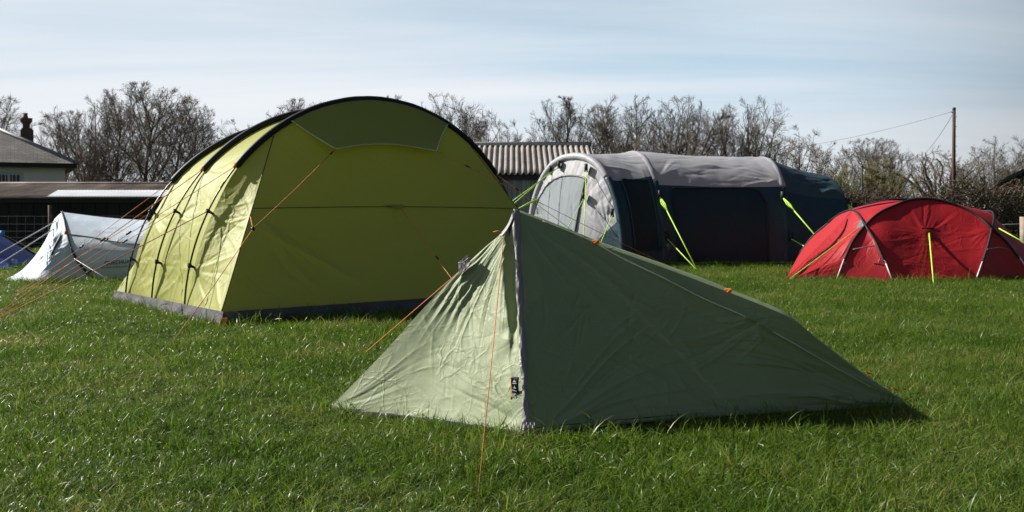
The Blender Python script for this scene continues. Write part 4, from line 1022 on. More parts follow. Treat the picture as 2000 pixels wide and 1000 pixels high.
# ------------------------------------------------------------------ sheds and house
def corr(p_el, p_er, p_rl, p_rr, period, amp, rows=6, per=8, flat=False):
    """corrugated sheet between eave and ridge lines"""
    p_el, p_er, p_rl, p_rr = map(np.asarray, (p_el, p_er, p_rl, p_rr))
    L = np.linalg.norm(p_er-p_el); n = int(L/period*per); u = np.linspace(0, 1, n)[:, None, None]; v = np.linspace(0, 1, rows)[None, :, None]
    G = (p_el*(1-u)+p_er*u)*(1-v)+(p_rl*(1-u)+p_rr*u)*v
    nn = np.cross(p_er-p_el, p_rl-p_el); nn = nn/np.linalg.norm(nn); nn = nn if nn[2] > 0 else -nn
    w = np.sin(u[..., 0]*L/period*2*np.pi)
    if flat: w = np.clip(w*2.2, -1, 1)
    return G+nn*(amp*w)[..., None]
def rust_roof(name, ca, cb, cc, s=1.2, period=.08):
    m, t = newmat(name); L = t.links.new
    g = ND(t, 'ShaderNodeNewGeometry'); n = ND(t, 'ShaderNodeTexNoise'); mp = ND(t, 'ShaderNodeMapping'); L(g.outputs['Position'], mp.inputs[0]); mp.inputs['Scale'].default_value = (1, .35, 1)
    L(mp.outputs[0], n.inputs[0]); n.inputs['Scale'].default_value = s; n.inputs['Detail'].default_value = 8; n.inputs['Roughness'].default_value = .7
    r = ND(t, 'ShaderNodeValToRGB'); L(n.outputs[0], r.inputs[0]); e = r.color_ramp.elements
    e[0].position = .3; e[0].color = (*ca, 1); e[1].position = .72; e[1].color = (*cc, 1); k = e.new(.5); k.color = (*cb, 1)
    b = ND(t, 'ShaderNodeBsdfPrincipled'); L(r.outputs[0], b.inputs['Base Color']); b.inputs['Roughness'].default_value = .8; b.inputs['Specular IOR Level'].default_value = .25
    o = ND(t, 'ShaderNodeOutputMaterial'); L(b.outputs[0], o.inputs[0]); return m
def boards(name, c1, c2, width, axis=0, gap=.06):
    m, t = newmat(name); L = t.links.new
    g = ND(t, 'ShaderNodeNewGeometry'); sp = ND(t, 'ShaderNodeSeparateXYZ'); L(g.outputs['Position'], sp.inputs[0])
    d = ND(t, 'ShaderNodeMath', operation='DIVIDE'); L(sp.outputs[axis], d.inputs[0]); d.inputs[1].default_value = width
    fl = ND(t, 'ShaderNodeMath', operation='FLOOR'); L(d.outputs[0], fl.inputs[0]); fr = ND(t, 'ShaderNodeMath', operation='FRACT'); L(d.outputs[0], fr.inputs[0])
    wn = ND(t, 'ShaderNodeTexWhiteNoise', noise_dimensions='1D'); L(fl.outputs[0], wn.inputs['W'])
    mp = ND(t, 'ShaderNodeMapping'); L(g.outputs['Position'], mp.inputs[0]); mp.inputs['Scale'].default_value = (14, 14, 1.3)
    n = ND(t, 'ShaderNodeTexNoise'); L(mp.outputs[0], n.inputs[0]); n.inputs['Scale'].default_value = 1; n.inputs['Detail'].default_value = 6
    ad = ND(t, 'ShaderNodeMath', operation='MULTIPLY_ADD'); L(wn.outputs[0], ad.inputs[0]); ad.inputs[1].default_value = .55; sb = ND(t, 'ShaderNodeMath', operation='SUBTRACT'); L(n.outputs[0], sb.inputs[0]); sb.inputs[1].default_value = .25; L(sb.outputs[0], ad.inputs[2])
    mx = ND(t, 'ShaderNodeMixRGB'); L(ad.outputs[0], mx.inputs[0]); mx.inputs[1].default_value = (*c1, 1); mx.inputs[2].default_value = (*c2, 1)
    gp = ND(t, 'ShaderNodeMath', operation='LESS_THAN'); L(fr.outputs[0], gp.inputs[0]); gp.inputs[1].default_value = gap
    mb = ND(t, 'ShaderNodeMixRGB'); L(gp.outputs[0], mb.inputs[0]); L(mx.outputs[0], mb.inputs[1]); mb.inputs[2].default_value = (*(np.array(c1)*.2), 1)
    b = ND(t, 'ShaderNodeBsdfPrincipled'); L(mb.outputs[0], b.inputs['Base Color']); b.inputs['Roughness'].default_value = .85; b.inputs['Specular IOR Level'].default_value = .2
    bp = ND(t, 'ShaderNodeBump'); bp.inputs['Strength'].default_value = .7; bp.inputs['Distance'].default_value = .02; L(gp.outputs[0], bp.inputs['Height']); bp.invert = True; L(bp.outputs[0], b.inputs['Normal'])
    o = ND(t, 'ShaderNodeOutputMaterial'); L(b.outputs[0], o.inputs[0]); return m

def shed_left():
    root = empty('low_shed', (-11, 28, 0), 'long low dark shed with brown corrugated roof behind the white tent', 'shed')
    d0, d1 = 26.5, 29.5; xl, xr = -17.0, -6.4
    ze = 1.05+24/F*d0; zr = 1.05+50/F*d1
    wall = boards('dark_cladding', (.012, .016, .014), (.022, .027, .024), .33)
    b = MB(); b.box(((xl+xr)/2, d0+.30, ze/2-.03), (xr-xl, .08, ze)); b.build('front_wall', wall, root, smooth=False)
    b = MB(); b.box((xr-.05, (d0+d1*2-d0)/2+.3, .65), (.08, (d1-d0)*2-.7, 1.3)); b.build('end_wall', wall, root, smooth=False)
    b = MB(); b.box((xl+.05, d1+.2, .65), (.08, (d1-d0)*2-.7, 1.3)); b.build('end_wall', wall, root, smooth=False)
    b = MB(); b.box(((xl+xr)/2, 2*d1-d0-.3, ze/2-.03), (xr-xl, .08, ze)); b.build('rear_wall', wall, root, smooth=False)
    rm = rust_roof('weathered_brown_sheets', (.13, .10, .085), (.25, .21, .18), (.42, .37, .33), 1.6)
    MB().grid(corr((xl, d0, ze), (xr, d0, ze), (xl, d1, zr), (xr, d1, zr), .085, .017)).build('roof_sheet', rm, root, solid=.008)
    MB().grid(corr((xl, 2*d1-d0, ze), (xr, 2*d1-d0, ze), (xl, d1, zr), (xr, d1, zr), .085, .012, 3)).build('roof_sheet', rm, root, solid=.008)
    xa = (96-1000)/F*26.6
    f = .46
    q0, q1 = np.array([xa, d0-.06, ze+.025]), np.array([xr+.02, d0-.06, ze+.025])
    r0, r1 = np.array([xa-.35, d0+(d1-d0)*f, ze+(zr-ze)*f+.03]), np.array([xr+.02, d0+(d1-d0)*f, ze+(zr-ze)*f+.03])
    MB().grid(corr(q0, q1, r0, r1, .085, .008)).build('pale_roof_sheet', simple('pale_corrugated_sheet', (.74, .77, .82), rough=.45, var=.12, vscale=1.5), root, solid=.006)
    MB().tube([(xl, d1, zr+.02), (xr, d1, zr+.02)], .05, 8).build('ridge_cap', rm, root)
    b = MB(); b.box(((xl+xr)/2, d0+.2, ze-.08), (xr-xl, .05, .10)); b.build('eaves_board', simple('black_board', (.012, .012, .012)), root, smooth=False)
shed_left()

def shed_mid():
    root = empty('boarded_shed', (0, 33, 0), 'grey boarded shed with ribbed cement roof between lime tent and air tent', 'shed')
    d0, d1 = 30.0, 33.2; xl, xr = -4.5, 2.62
    ze = 1.05+71/F*d0; zr = 1.05+126/F*d1
    wall = boards('grey_weathered_boards', (.17, .175, .18), (.34, .345, .355), .14)
    b = MB(); b.box(((xl+xr)/2-.1, d0+.28, ze/2-.04), (xr-xl-.5, .08, ze)); b.build('front_wall', wall, root, smooth=False)
    b = MB(); b.box(((xl+xr)/2-.1, 2*d1-d0-.28, ze/2-.04), (xr-xl-.5, .08, ze)); b.build('rear_wall', wall, root, smooth=False)
    for x in (xl+.2, xr-.4):
        b = MB(); b.prism([(x, d0+.33, 0), (x, 2*d1-d0-.33, 0), (x, 2*d1-d0-.33, ze-.06), (x, d1, zr-.08), (x, d0+.33, ze-.06)], (.07, 0, 0)); b.build('gable_wall', wall, root, smooth=False)
    rm = rust_roof('grey_cement_sheets', (.16, .145, .13), (.27, .25, .235), (.40, .375, .35), 1.1)
    MB().grid(corr((xl, d0, ze), (xr, d0, ze), (xl, d1, zr), (xr, d1, zr), .178, .032, 6, 12, True)).build('roof_sheet', rm, root, solid=.012)
    MB().grid(corr((xl, 2*d1-d0, ze), (xr, 2*d1-d0, ze), (xl, d1, zr), (xr, d1, zr), .178, .032, 3, 12, True)).build('roof_sheet', rm, root, solid=.012)
    MB().tube([(xl-.03, d1, zr+.03), (xr+.03, d1, zr+.03)], .09, 10).build('ridge_cap', simple('ridge_cement', (.33, .32, .31), rough=.8), root)
    b = MB(); b.box(((xl+xr)/2, d0+.16, ze-.10), (xr-xl, .06, .16)); b.build('eaves_board', simple('dark_eaves', (.02, .02, .02)), root, smooth=False)
shed_mid()

def house():
    TH = R(27); PV = np.array([(127-1000)/F*50.0, 50.0])
    def inv(x, y):
        v = np.array([x, y])-PV; c_, s_ = math.cos(TH), math.sin(TH); return PV+np.array([c_*v[0]+s_*v[1], -s_*v[0]+c_*v[1]])
    root = empty('farmhouse', (PV[0], PV[1], 0), 'cream rendered farmhouse with hipped slate roof behind the low shed', 'house')
    root.rotation_euler = (0, 0, TH)
    d = 50.0; xr = (127-1000)/F*d; xl = -36.0; zt = 1.05+86/F*d; dep = 9.0
    wall = simple('cream_render', (.80, .77, .68), rough=.9, var=.06, vscale=.8, bump=.15, bscale=30)
    b = MB(); wx = xr-3.1, xr-1.87; wz = 1.05+50/F*d-.02, 1.05+72/F*d
    x0, x1 = wx; z0, z1 = .9, wz[1]
    b.box(((xl+x0)/2, d+.15, zt/2), (x0-xl, .3, zt)); b.box(((x1+xr)/2, d+.15, zt/2), (xr-x1, .3, zt))
    b.box(((x0+x1)/2, d+.15, (z1+zt)/2), (x1-x0, .3, zt-z1)); b.box(((x0+x1)/2, d+.15, z0/2), (x1-x0, .3, z0)); 
    b.box((xr-.15, d+.3+dep/2, zt/2), (.3, dep, zt)); b.box(((xl+xr)/2, d+.45+dep, zt/2), (xr-xl, .3, zt)); b.box((xl+.15, d+.3+dep/2, zt/2), (.3, dep, zt))
    b.build('wall', wall, root, smooth=False)
    # slate hip roof
    m, t = newmat('slates'); L = t.links.new
    tc_ = ND(t, 'ShaderNodeTexCoord'); br = ND(t, 'ShaderNodeTexBrick'); L(tc_.outputs['UV'], br.inputs[0]); br.inputs['Scale'].default_value = 1; br.inputs['Brick Width'].default_value = .34; br.inputs['Row Height'].default_value = .20; br.inputs['Mortar Size'].default_value = .018
    br.inputs['Color1'].default_value = (.115, .11, .105, 1); br.inputs['Color2'].default_value = (.20, .185, .165, 1); br.inputs['Mortar'].default_value = (.03, .03, .03, 1)
    n = ND(t, 'ShaderNodeTexNoise'); L(tc_.outputs['UV'], n.inputs[0]); n.inputs['Scale'].default_value = .8; n.inputs['Detail'].default_value = 6
    mr = ND(t, 'ShaderNodeMapRange'); L(n.outputs[0], mr.inputs[0]); mr.inputs[1].default_value = .3; mr.inputs[2].default_value = .7; mr.inputs[3].default_value = .6; mr.inputs[4].default_value = 1.35
    mx = ND(t, 'ShaderNodeMixRGB', blend_type='MULTIPLY'); mx.inputs[0].default_value = 1; L(br.outputs['Color'], mx.inputs[1]); L(mr.outputs[0], mx.inputs[2])
    bs = ND(t, 'ShaderNodeBsdfPrincipled'); L(mx.outputs[0], bs.inputs['Base Color']); bs.inputs['Roughness'].default_value = .6
    bp = ND(t, 'ShaderNodeBump'); bp.inputs['Strength'].default_value = .6; bp.inputs['Distance'].default_value = .03; bp.invert = True; L(br.outputs['Fac'], bp.inputs['Height']); L(bp.outputs[0], bs.inputs['Normal'])
    o = ND(t, 'ShaderNodeOutputMaterial'); L(bs.outputs[0], o.inputs[0])
    ex = xr+.52; e0 = 49.5; e1 = d+.6+dep+.4; zl = 1.05+91/F*49.5
    rx = ex-5.0; ry = (e0+e1)/2; rz = zl+2.62
    A1, A2 = np.array([ex, e0, zl]), np.array([ex, e1, zl]); B1, B2 = np.array([xl-.6, e0, zl]), np.array([xl-.6, e1, zl]); Rr, Rl = np.array([rx, ry, rz]), np.array([xl+3, ry, rz])
    b = MB()
    def face(pts):
        pts = np.array(pts); e = pts[1]-pts[0]; e = e/np.linalg.norm(e); nn = np.cross(e, pts[-1]-pts[0]); nn /= np.linalg.norm(nn); f = np.cross(nn, e)
        b.add(pts, None, [(0, i, i+1) for i in range(1, len(pts)-1)], np.stack([(pts-pts[0])@e, (pts-pts[0])@f], -1))
    face([B1, A1, Rr, Rl]); face([A1, A2, Rr]); face([A2, B2, Rl, Rr]); face([B2, B1, Rl])
    ro = b.build('roof', m, root, smooth=False, solid=.06)
    lead = simple('hip_lead', (.20, .225, .26), rough=.5)
    for p, q in ((A1, Rr), (A2, Rr), (Rr, Rl)): MB().tube([p+[0, 0, .03], q+[0, 0, .03]], .10, 8).build('hip_tile', lead, ro)
    b = MB(); b.box(((xl+ex)/2, e0+.06, zl-.14), (ex-xl+.0, .1, .16)); b.box((ex-.06, (e0+e1)/2, zl-.14), (.1, e1-e0-.2, .16)); b.box(((xl+ex)/2, e0+.38, zl-.20), (ex-xl-.2, .5, .03)); b.box((ex-.38, (e0+e1)/2+.3, zl-.20), (.5, e1-e0-1.2, .03))
    b.build('gutter', simple('black_gutter', (.012, .012, .013), rough=.4), ro, smooth=False)
    # chimney
    br2 = rust_roof('old_brick', (.07, .045, .035), (.13, .085, .06), (.21, .15, .11), 9)
    cd = 55.5; s = cd/F; cxx = (53-1000)*s; zc = lambda py: 1.05+(410-py)*s
    b = MB()
    ci = inv(cxx, cd)
    def blk(px0, px1, py0, py1, dy): b.box((ci[0]+((px0+px1)/2-53)*s, ci[1], (zc(py0)+zc(py1))/2), ((px1-px0)*s, dy, abs(zc(py0)-zc(py1))))
    blk(41, 64, 300, 254.1, .75); blk(43, 62, 254, 251.1, .65); blk(45, 58, 251, 241.1, .45); blk(43, 60, 241, 238.1, .55); blk(41, 62, 238, 234.1, .65); blk(43.5, 59.5, 234, 231, .52)
    ch = b.build('chimney', br2, root, smooth=False)
    cxx, cd = ci
    b = MB(); b.tube([(cxx-.08, cd, zc(231)), (cxx-.08, cd, zc(224)), (cxx-.08, cd, zc(222.5)), (cxx-.08, cd, zc(221))], [.15, .095, .12, .11], 12); 
    for dx in (-.24, .20): b.tube([(cxx+dx, cd, zc(234)), (cxx+dx*1.15, cd, zc(230.5))], [.05, .06], 8)
    b.build('chimney_pot', simple('terracotta', (.22, .09, .05), rough=.8), ch)
    # casement window
    wmat = simple('white_paint', (.58, .60, .66), rough=.5, var=.03)
    fr = MB(); y = d+.08; fx0, fx1 = x0+.01, x1-.01; za, zb = z0+.01, z1-.01
    for (a0, a1, c0, c1) in ((fx0, fx1, zb-.12, zb), (fx0, fx1, za, za+.10), (fx0, fx0+.10, za+.10, zb-.12), (fx1-.16, fx1, za+.10, zb-.12)):
        fr.box(((a0+a1)/2, y, (c0+c1)/2), (a1-a0, .12, c1-c0))
    fr.box(((x0+x1)/2-.03, y, (za+zb)/2), (.12, .12, zb-za-.23))
    xs0, xs1 = fx0+.10, fx1-.16
    for k in range(1, 6):
        x = xs0+(xs1-xs0)*k/6; fr.box((x, y+.003, (za+zb)/2), (.035, .05, zb-za-.23))
    for k in range(1, 4):
        z = za+.10+(zb-za-.22)*k/4; fr.box(((xs0+xs1)/2, y+.006, z), (xs1-xs0-.01, .04, .035))
    fo = fr.build('window', wmat, root, smooth=False)
    MB().box(((x0+x1)/2, d+.2, (z0+z1)/2), (x1-x0, .02, z1-z0)).build('pane', simple('window_glass', (.03, .045, .07), rough=.05, spec=.8), fo, smooth=False)
house()

def barn_right():
    root = empty('far_barn', (25, 46, 0), 'dark far barn roof showing above the hedge at the right edge', 'barn')
    d0 = 44.0
    p = [P(1938, 363, d0), P(2010, 329, d0), P(2110, 282, d0), P(2330, 366, d0)]
    wall = boards('dark_barn_boards', (.035, .033, .032), (.09, .085, .08), .22)
    b = MB(); f = [p[0]+[.6, .1, -.35], p[2]+[0, .1, -.35], p[3]+[-.6, .1, -.35], [p[3][0]-.6, d0+.1, 0], [p[0][0]+.6, d0+.1, 0]]; b.prism(f, (4.4, 7.6, 0)); b.build('wall', wall, root, smooth=False)
    rm = rust_roof('dark_roof_sheet', (.028, .028, .032), (.05, .05, .055), (.08, .08, .085), 1)
    b = MB()
    for a_, c_ in ((p[0], p[2]), (p[2], p[3])):
        b.prism([a_+[0, -.3, 0], c_+[0, -.3, 0], c_+[0, -.3, .16], a_+[0, -.3, .16]], (4.9, 8.4, 0))
    b.build('roof', rm, root, smooth=False)
barn_right()

# ------------------------------------------------------------------ pole, wires, posts, fences
def utility():
    d = 56.0
    root = empty('telegraph_pole', tuple(GP(1863, d)), 'tall brown wooden telegraph pole rising behind the hedge', 'pole')
    top = P(1863.5, 211, d); bt = GP(1862, d)
    wood = simple('creosoted_wood', (.075, .042, .032), rough=.85, var=.35, vscale=5, stretch=(3, 3, .4))
    MB().tube([bt, bt*.5+top*.5, top], [.105, .098, .088], 14).build('shaft', wood, root)
    MB().tube([top+[0, 0, -.12], top+[0, 0, .03]], [.094, .088], 14).build('cap', simple('pole_cap', (.03, .035, .03)), root)
    b = MB()
    for k in range(5): b.tube([top+[.09, -.02, -.5-.55*k], top+[.16, -.02, -.5-.55*k]], .014, 6)
    b.tube([top+[-.09, 0, -.25], top+[-.16, 0, -.22]], .03, 6)
    b.build('step_irons', M['pole'], root)
    w = simple('overhead_wire', (.22, .24, .26), rough=.5)
    def wire(a_, c_, sag, label):
        t = np.linspace(0, 1, 30)[:, None]; p = a_*(1-t)+c_*t-np.array([0, 0, 1])*sag*4*t*(1-t)
        tag(MB().tube(p, .016, 5).build('overhead_wire', w), label, 'wire')
    wire(P(1859, 218, d), P(1480, 296, 82), .35, 'long sagging overhead wire running left from the telegraph pole top')
    wire(P(1859, 226, d), P(1806, 300, 66), .15, 'short steep wire dropping from pole top into the bare pollard tree')
    r2 = empty('metal_post', tuple(GP(1684, 30)), 'thin dark metal post standing in the hedge near the olive willow', 'post')
    MB().tube([GP(1684, 30), P(1684, 324, 30)], .030, 8).build('shaft', simple('rusty_dark_steel', (.025, .022, .02), rough=.7), r2)
    MB().tube([P(1684, 326, 30), P(1684, 323, 30)], .036, 8).build('cap', M['pole'], r2)
    # wire stock fence in front of the low shed
    fw = simple('galvanised_wire', (.13, .14, .14), rough=.5); pm = simple('weathered_post', (.10, .075, .055), rough=.9, var=.3)
    r3 = empty('stock_fence', (-11, 25, 0), 'wire mesh stock fence with a wooden post along the low shed', 'fence')
    b = MB()
    for z in (.08, .22, .36, .52, .70, .90): b.tube([(-16.5, 25.2, z), (-12, 25.2, z-.01), (-6.5, 25.2, z)], .0028, 4, cap=False)
    for x in np.arange(-16.5, -6.5, .22): b.tube([(x, 25.2, .08), (x+.01, 25.2, .9)], .0024, 4, cap=False)
    b.build('wire_mesh', fw, r3)
    for px in (-260, 98, 460):
        c = GP(px, 25.3); MB().tube([c, c+[.01, 0, .6], c+[.0, 0, 1.17]], [.062, .06, .055], 8).build('post', pm, r3)
    r4 = empty('post_fence', (13, 26, 0), 'pale wooden post with a single wire before the hedge at right edge', 'fence')
    c = GP(2000, 21.5); MB().tube([c, c+[-.02, 0, .9], [c[0]+.03, 21.5, .86]], [.075, .07, .06], 10).build('post', simple('pale_post', (.26, .215, .17), rough=.9, var=.25), r4)
    MB().tube([P(2060, 436, 21.5), P(1998, 437, 21.6), P(1930, 440, 22.4), P(1800, 440, 24)], .007, 5).build('wire', fw, r4)
utility()

# ------------------------------------------------------------------ bare trees
def branch(rng, p, d, L, nseg, wob, upb):
    pts = [p]; dd = d/np.linalg.norm(d); W3 = rng.normal(0, wob, (nseg, 3)); W3[:, 2] += upb
    for k in range(nseg):
        dd = dd+W3[k]; dd = dd/math.sqrt(dd[0]*dd[0]+dd[1]*dd[1]+dd[2]*dd[2]); pts.append(pts[-1]+dd*(L/nseg))
    return np.array(pts), dd
def perp(rng, d, ang):
    r = rng.normal(0, 1, 3); r -= d*(d@r); r /= math.sqrt(r@r)+1e-9
    return d*math.cos(ang)+r*math.sin(ang)
TW = .0086
def grow(rng, kind):
    """returns thick polylines, thin polylines; tree about 9 m tall, twigs down to finger thickness"""
    thick, thin = [], []
    def sub(pts, r0, level, L, cfg):
        n, lo, ang, upb, sh = cfg[level]
        k = len(pts)-1
        for i in range(n):
            f = lo+(1-lo)*(i+rng.rand())/n; j = min(int(f*k), k-1); p = pts[j]*(1-(f*k-j))+pts[j+1]*(f*k-j)
            d = pts[j+1]-pts[j]; d = d/math.sqrt(d@d)
            l2 = L*sh*rng.uniform(.65, 1.15)*(1.1-.45*f); r2 = max(r0*(1-.6*f)*.46, TW)
            q, _ = branch(rng, p, perp(rng, d, math.radians(ang)*rng.uniform(.6, 1.3)), l2, 4 if level == 0 else 3, .11, upb)
            (thick if level == 0 else thin).append((q, np.linspace(r2, max(r2*.4, TW*.6), len(q)), 5 if level == 0 else 3))
            if level+1 < len(cfg): sub(q, r2, level+1, l2, cfg)
    z = np.array([0, 0, 1.])
    if kind == 'upright':
        q, _ = branch(rng, np.zeros(3), z+rng.normal(0, .05, 3), 6.9*rng.uniform(.9, 1.05), 9, .04, .03)
        thick.append((q, np.linspace(.15, .02, len(q)), 8))
        for i in range(17):
            f = .12+.8*(i+rng.rand())/17; j = min(int(f*9), 8); p = q[j]*(1-(f*9-j))+q[j+1]*(f*9-j)
            a = i*2.4+rng.uniform(-.4, .4); tl = math.radians(62-38*f)*rng.uniform(.8, 1.15)
            l, _ = branch(rng, p, np.array([math.cos(a)*math.sin(tl), math.sin(a)*math.sin(tl), math.cos(tl)]), (5.9-4.0*f)*rng.uniform(.85, 1.12), 7, .07, .09)
            r = .070-.040*f
            thick.append((l, np.linspace(r, .015, len(l)), 6)); sub(l, r, 0, 3.3-1.3*f, [(8, .12, 38, .07, .58), (6, .12, 40, .05, .60), (5, .15, 38, .03, .66)])
    elif kind == 'round':
        q, d = branch(rng, np.zeros(3), z+rng.normal(0, .05, 3), 1.5, 4, .04, .05); thick.append((q, np.linspace(.22, .17, len(q)), 8))
        for i in range(12):
            a = i*2.4+rng.uniform(-.4, .4); tl = rng.uniform(.2, 1.15) if i else .1
            l, _ = branch(rng, q[-1-(i % 3)], np.array([math.cos(a)*tl, math.sin(a)*tl, 1]), rng.uniform(4.9, 6.0), 8, .085, .05)
            thick.append((l, np.linspace(.095, .017, len(l)), 6)); sub(l, .085, 0, 3.9, [(10, .12, 42, .05, .52), (7, .12, 42, .03, .56), (6, .12, 40, .03, .64)])
    elif kind == 'scrub':
        for i in range(13):
            a = rng.uniform(0, 6.28); tl = rng.uniform(.05, .65)
            l, _ = branch(rng, np.array([math.cos(a), math.sin(a), 0])*rng.uniform(0, .9), np.array([math.cos(a)*tl, math.sin(a)*tl, 1]), rng.uniform(5.0, 7.2), 7, .07, .05)
            thick.append((l, np.linspace(.048, .012, len(l)), 5)); sub(l, .045, 0, 3.3, [(8, .08, 36, .06, .52), (6, .12, 38, .05, .60), (5, .15, 36, .03, .66)])
    elif kind == 'willow':
        for i in range(30):
            a = rng.uniform(0, 6.28); tl = rng.uniform(.05, .85)
            l, _ = branch(rng, np.array([math.cos(a), math.sin(a), 0])*rng.uniform(0, 1.0), np.array([math.cos(a)*tl, math.sin(a)*tl, 1]), rng.uniform(3.6, 4.9), 6, .06, .05)
            thick.append((l, np.linspace(.035, .010, len(l)), 4)); sub(l, .035, 0, 2.6, [(10, .08, 26, .10, .50), (9, .10, 26, .08, .55), (6, .15, 28, .06, .60)])
    else:  # gnarled pollard
        for s in range(3):
            q, d = branch(rng, np.array([.3*s-.3, .1*s, 0]), np.array([(s-1)*.35, 0, 1]), rng.uniform(1.4, 2.0), 5, .12, .0); thick.append((q, np.linspace(.17, .12, len(q)), 7))
            for i in range(5):
                a = rng.uniform(0, 6.28)
                l, _ = branch(rng, q[-1-(i % 2)], np.array([math.cos(a)*.8+(s-1)*.35, math.sin(a)*.7, .9]), rng.uniform(2.0, 3.6), 9, .24, .12)
                thick.append((l, np.linspace(.085, .030, len(l)), 6)); sub(l, .06, 0, 2.4, [(6, .3, 50, .12, .46), (5, .2, 42, .08, .48), (5, .2, 40, .06, .55)])
    return thick, thin
bark = simple('bark', (.125, .108, .088), rough=.9, var=.35, vscale=2.5, bump=.3, bscale=14)  # bark and twigs lightened in colour to stand in for distant haze
twig = simple('twigs', (.165, .138, .110), rough=.9, var=.25, vscale=.7)
owood = simple('willow_twigs', (.155, .145, .066), rough=.85, var=.25, vscale=.7)
PROTO = {}
def proto(kind, seed):
    k = (kind, seed)
    if k in PROTO: return PROTO[k]
    rng = np.random.RandomState(seed); th, tn = grow(rng, kind)
    if kind != 'pollard':      # branch tips die back to a rounded crown
        H = max(q[:, 2].max() for q, _, _ in tn); ra, zc_, rc = {'upright': (3.1, .56*H, .385*H), 'round': (4.4, .52*H, .41*H), 'scrub': (3.3, .42*H, .50*H), 'willow': (2.9, .30*H, .52*H)}[kind]
        def die(q):
            d = q-np.array([0, 0, zc_]); e = np.sqrt((d[:, 0]**2+d[:, 1]**2)/ra**2+(d[:, 2]/rc)**2); lim = 1+.05*vnoise(q*1.3)
            f = np.where((e > lim) & (d[:, 2] > -.3*rc), (lim+.28*(e-lim))/np.maximum(e, 1e-6), 1.0); return d*f[:, None]+np.array([0, 0, zc_])
        for q, _, _ in th: q[:] = q*.35+die(q)*.65
        for q, _, _ in tn: q += die(q[:1])-q[:1]
    a, b = MB(), MB()
    for q, r, s in th: a.tube(q, r, s, cap=False)
    for k in set(len(q) for q, _, _ in tn):
        pts = np.array([q for q, _, _ in tn if len(q) == k]); rad = np.array([r for q, r, _ in tn if len(q) == k])
        T = np.gradient(pts, axis=1); T /= np.linalg.norm(T, axis=-1, keepdims=True)+1e-12
        A = np.cross(T, [.31, .87, .38]); A /= np.linalg.norm(A, axis=-1, keepdims=True)+1e-9; Bn = np.cross(T, A)
        ang = np.arange(3)/3*2*np.pi
        V = pts[:, :, None]+rad[:, :, None, None]*(np.cos(ang)[:, None]*A[:, :, None]+np.sin(ang)[:, None]*Bn[:, :, None])
        ix = np.arange(V.shape[0]*k*3).reshape(-1, k, 3); jx = np.roll(ix, -1, 2)
        b.add(V.reshape(-1, 3), np.stack([ix[:, :-1], jx[:, :-1], jx[:, 1:], ix[:, 1:]], -1).reshape(-1, 4))
    zt = max(v[:, 2].max() for v in b.v)
    ma = a.mesh('trunk'); ma.materials.append(owood if kind == 'willow' else bark)
    mb = b.mesh('crown', smooth=False); mb.materials.append(owood if kind == 'willow' else twig)
    PROTO[k] = (ma, mb, zt); return PROTO[k]
def tree(name, kind, seed, px, d, ytop, label, cat='tree', group=None, wide=1.0, rot=None):
    ma, mb, zt = proto(kind, seed); h = CAMZ+(HY-ytop)/F*d; s = h/zt
    root = empty(name, tuple(GP(px, d)), label, cat, group); sx = s*wide
    root.scale = (sx, sx, s); root.rotation_euler = (0, 0, rot if rot is not None else (px*1.37) % 6.28)
    for n, me in (('trunk', ma), ('crown', mb)):
        o = bpy.data.objects.new(n, me); COL.objects.link(o); o.parent = root
U, B, S_, W_, D_ = 'upright', 'round', 'scrub', 'willow', 'pollard'
GT = 'bare trees along the field edge'
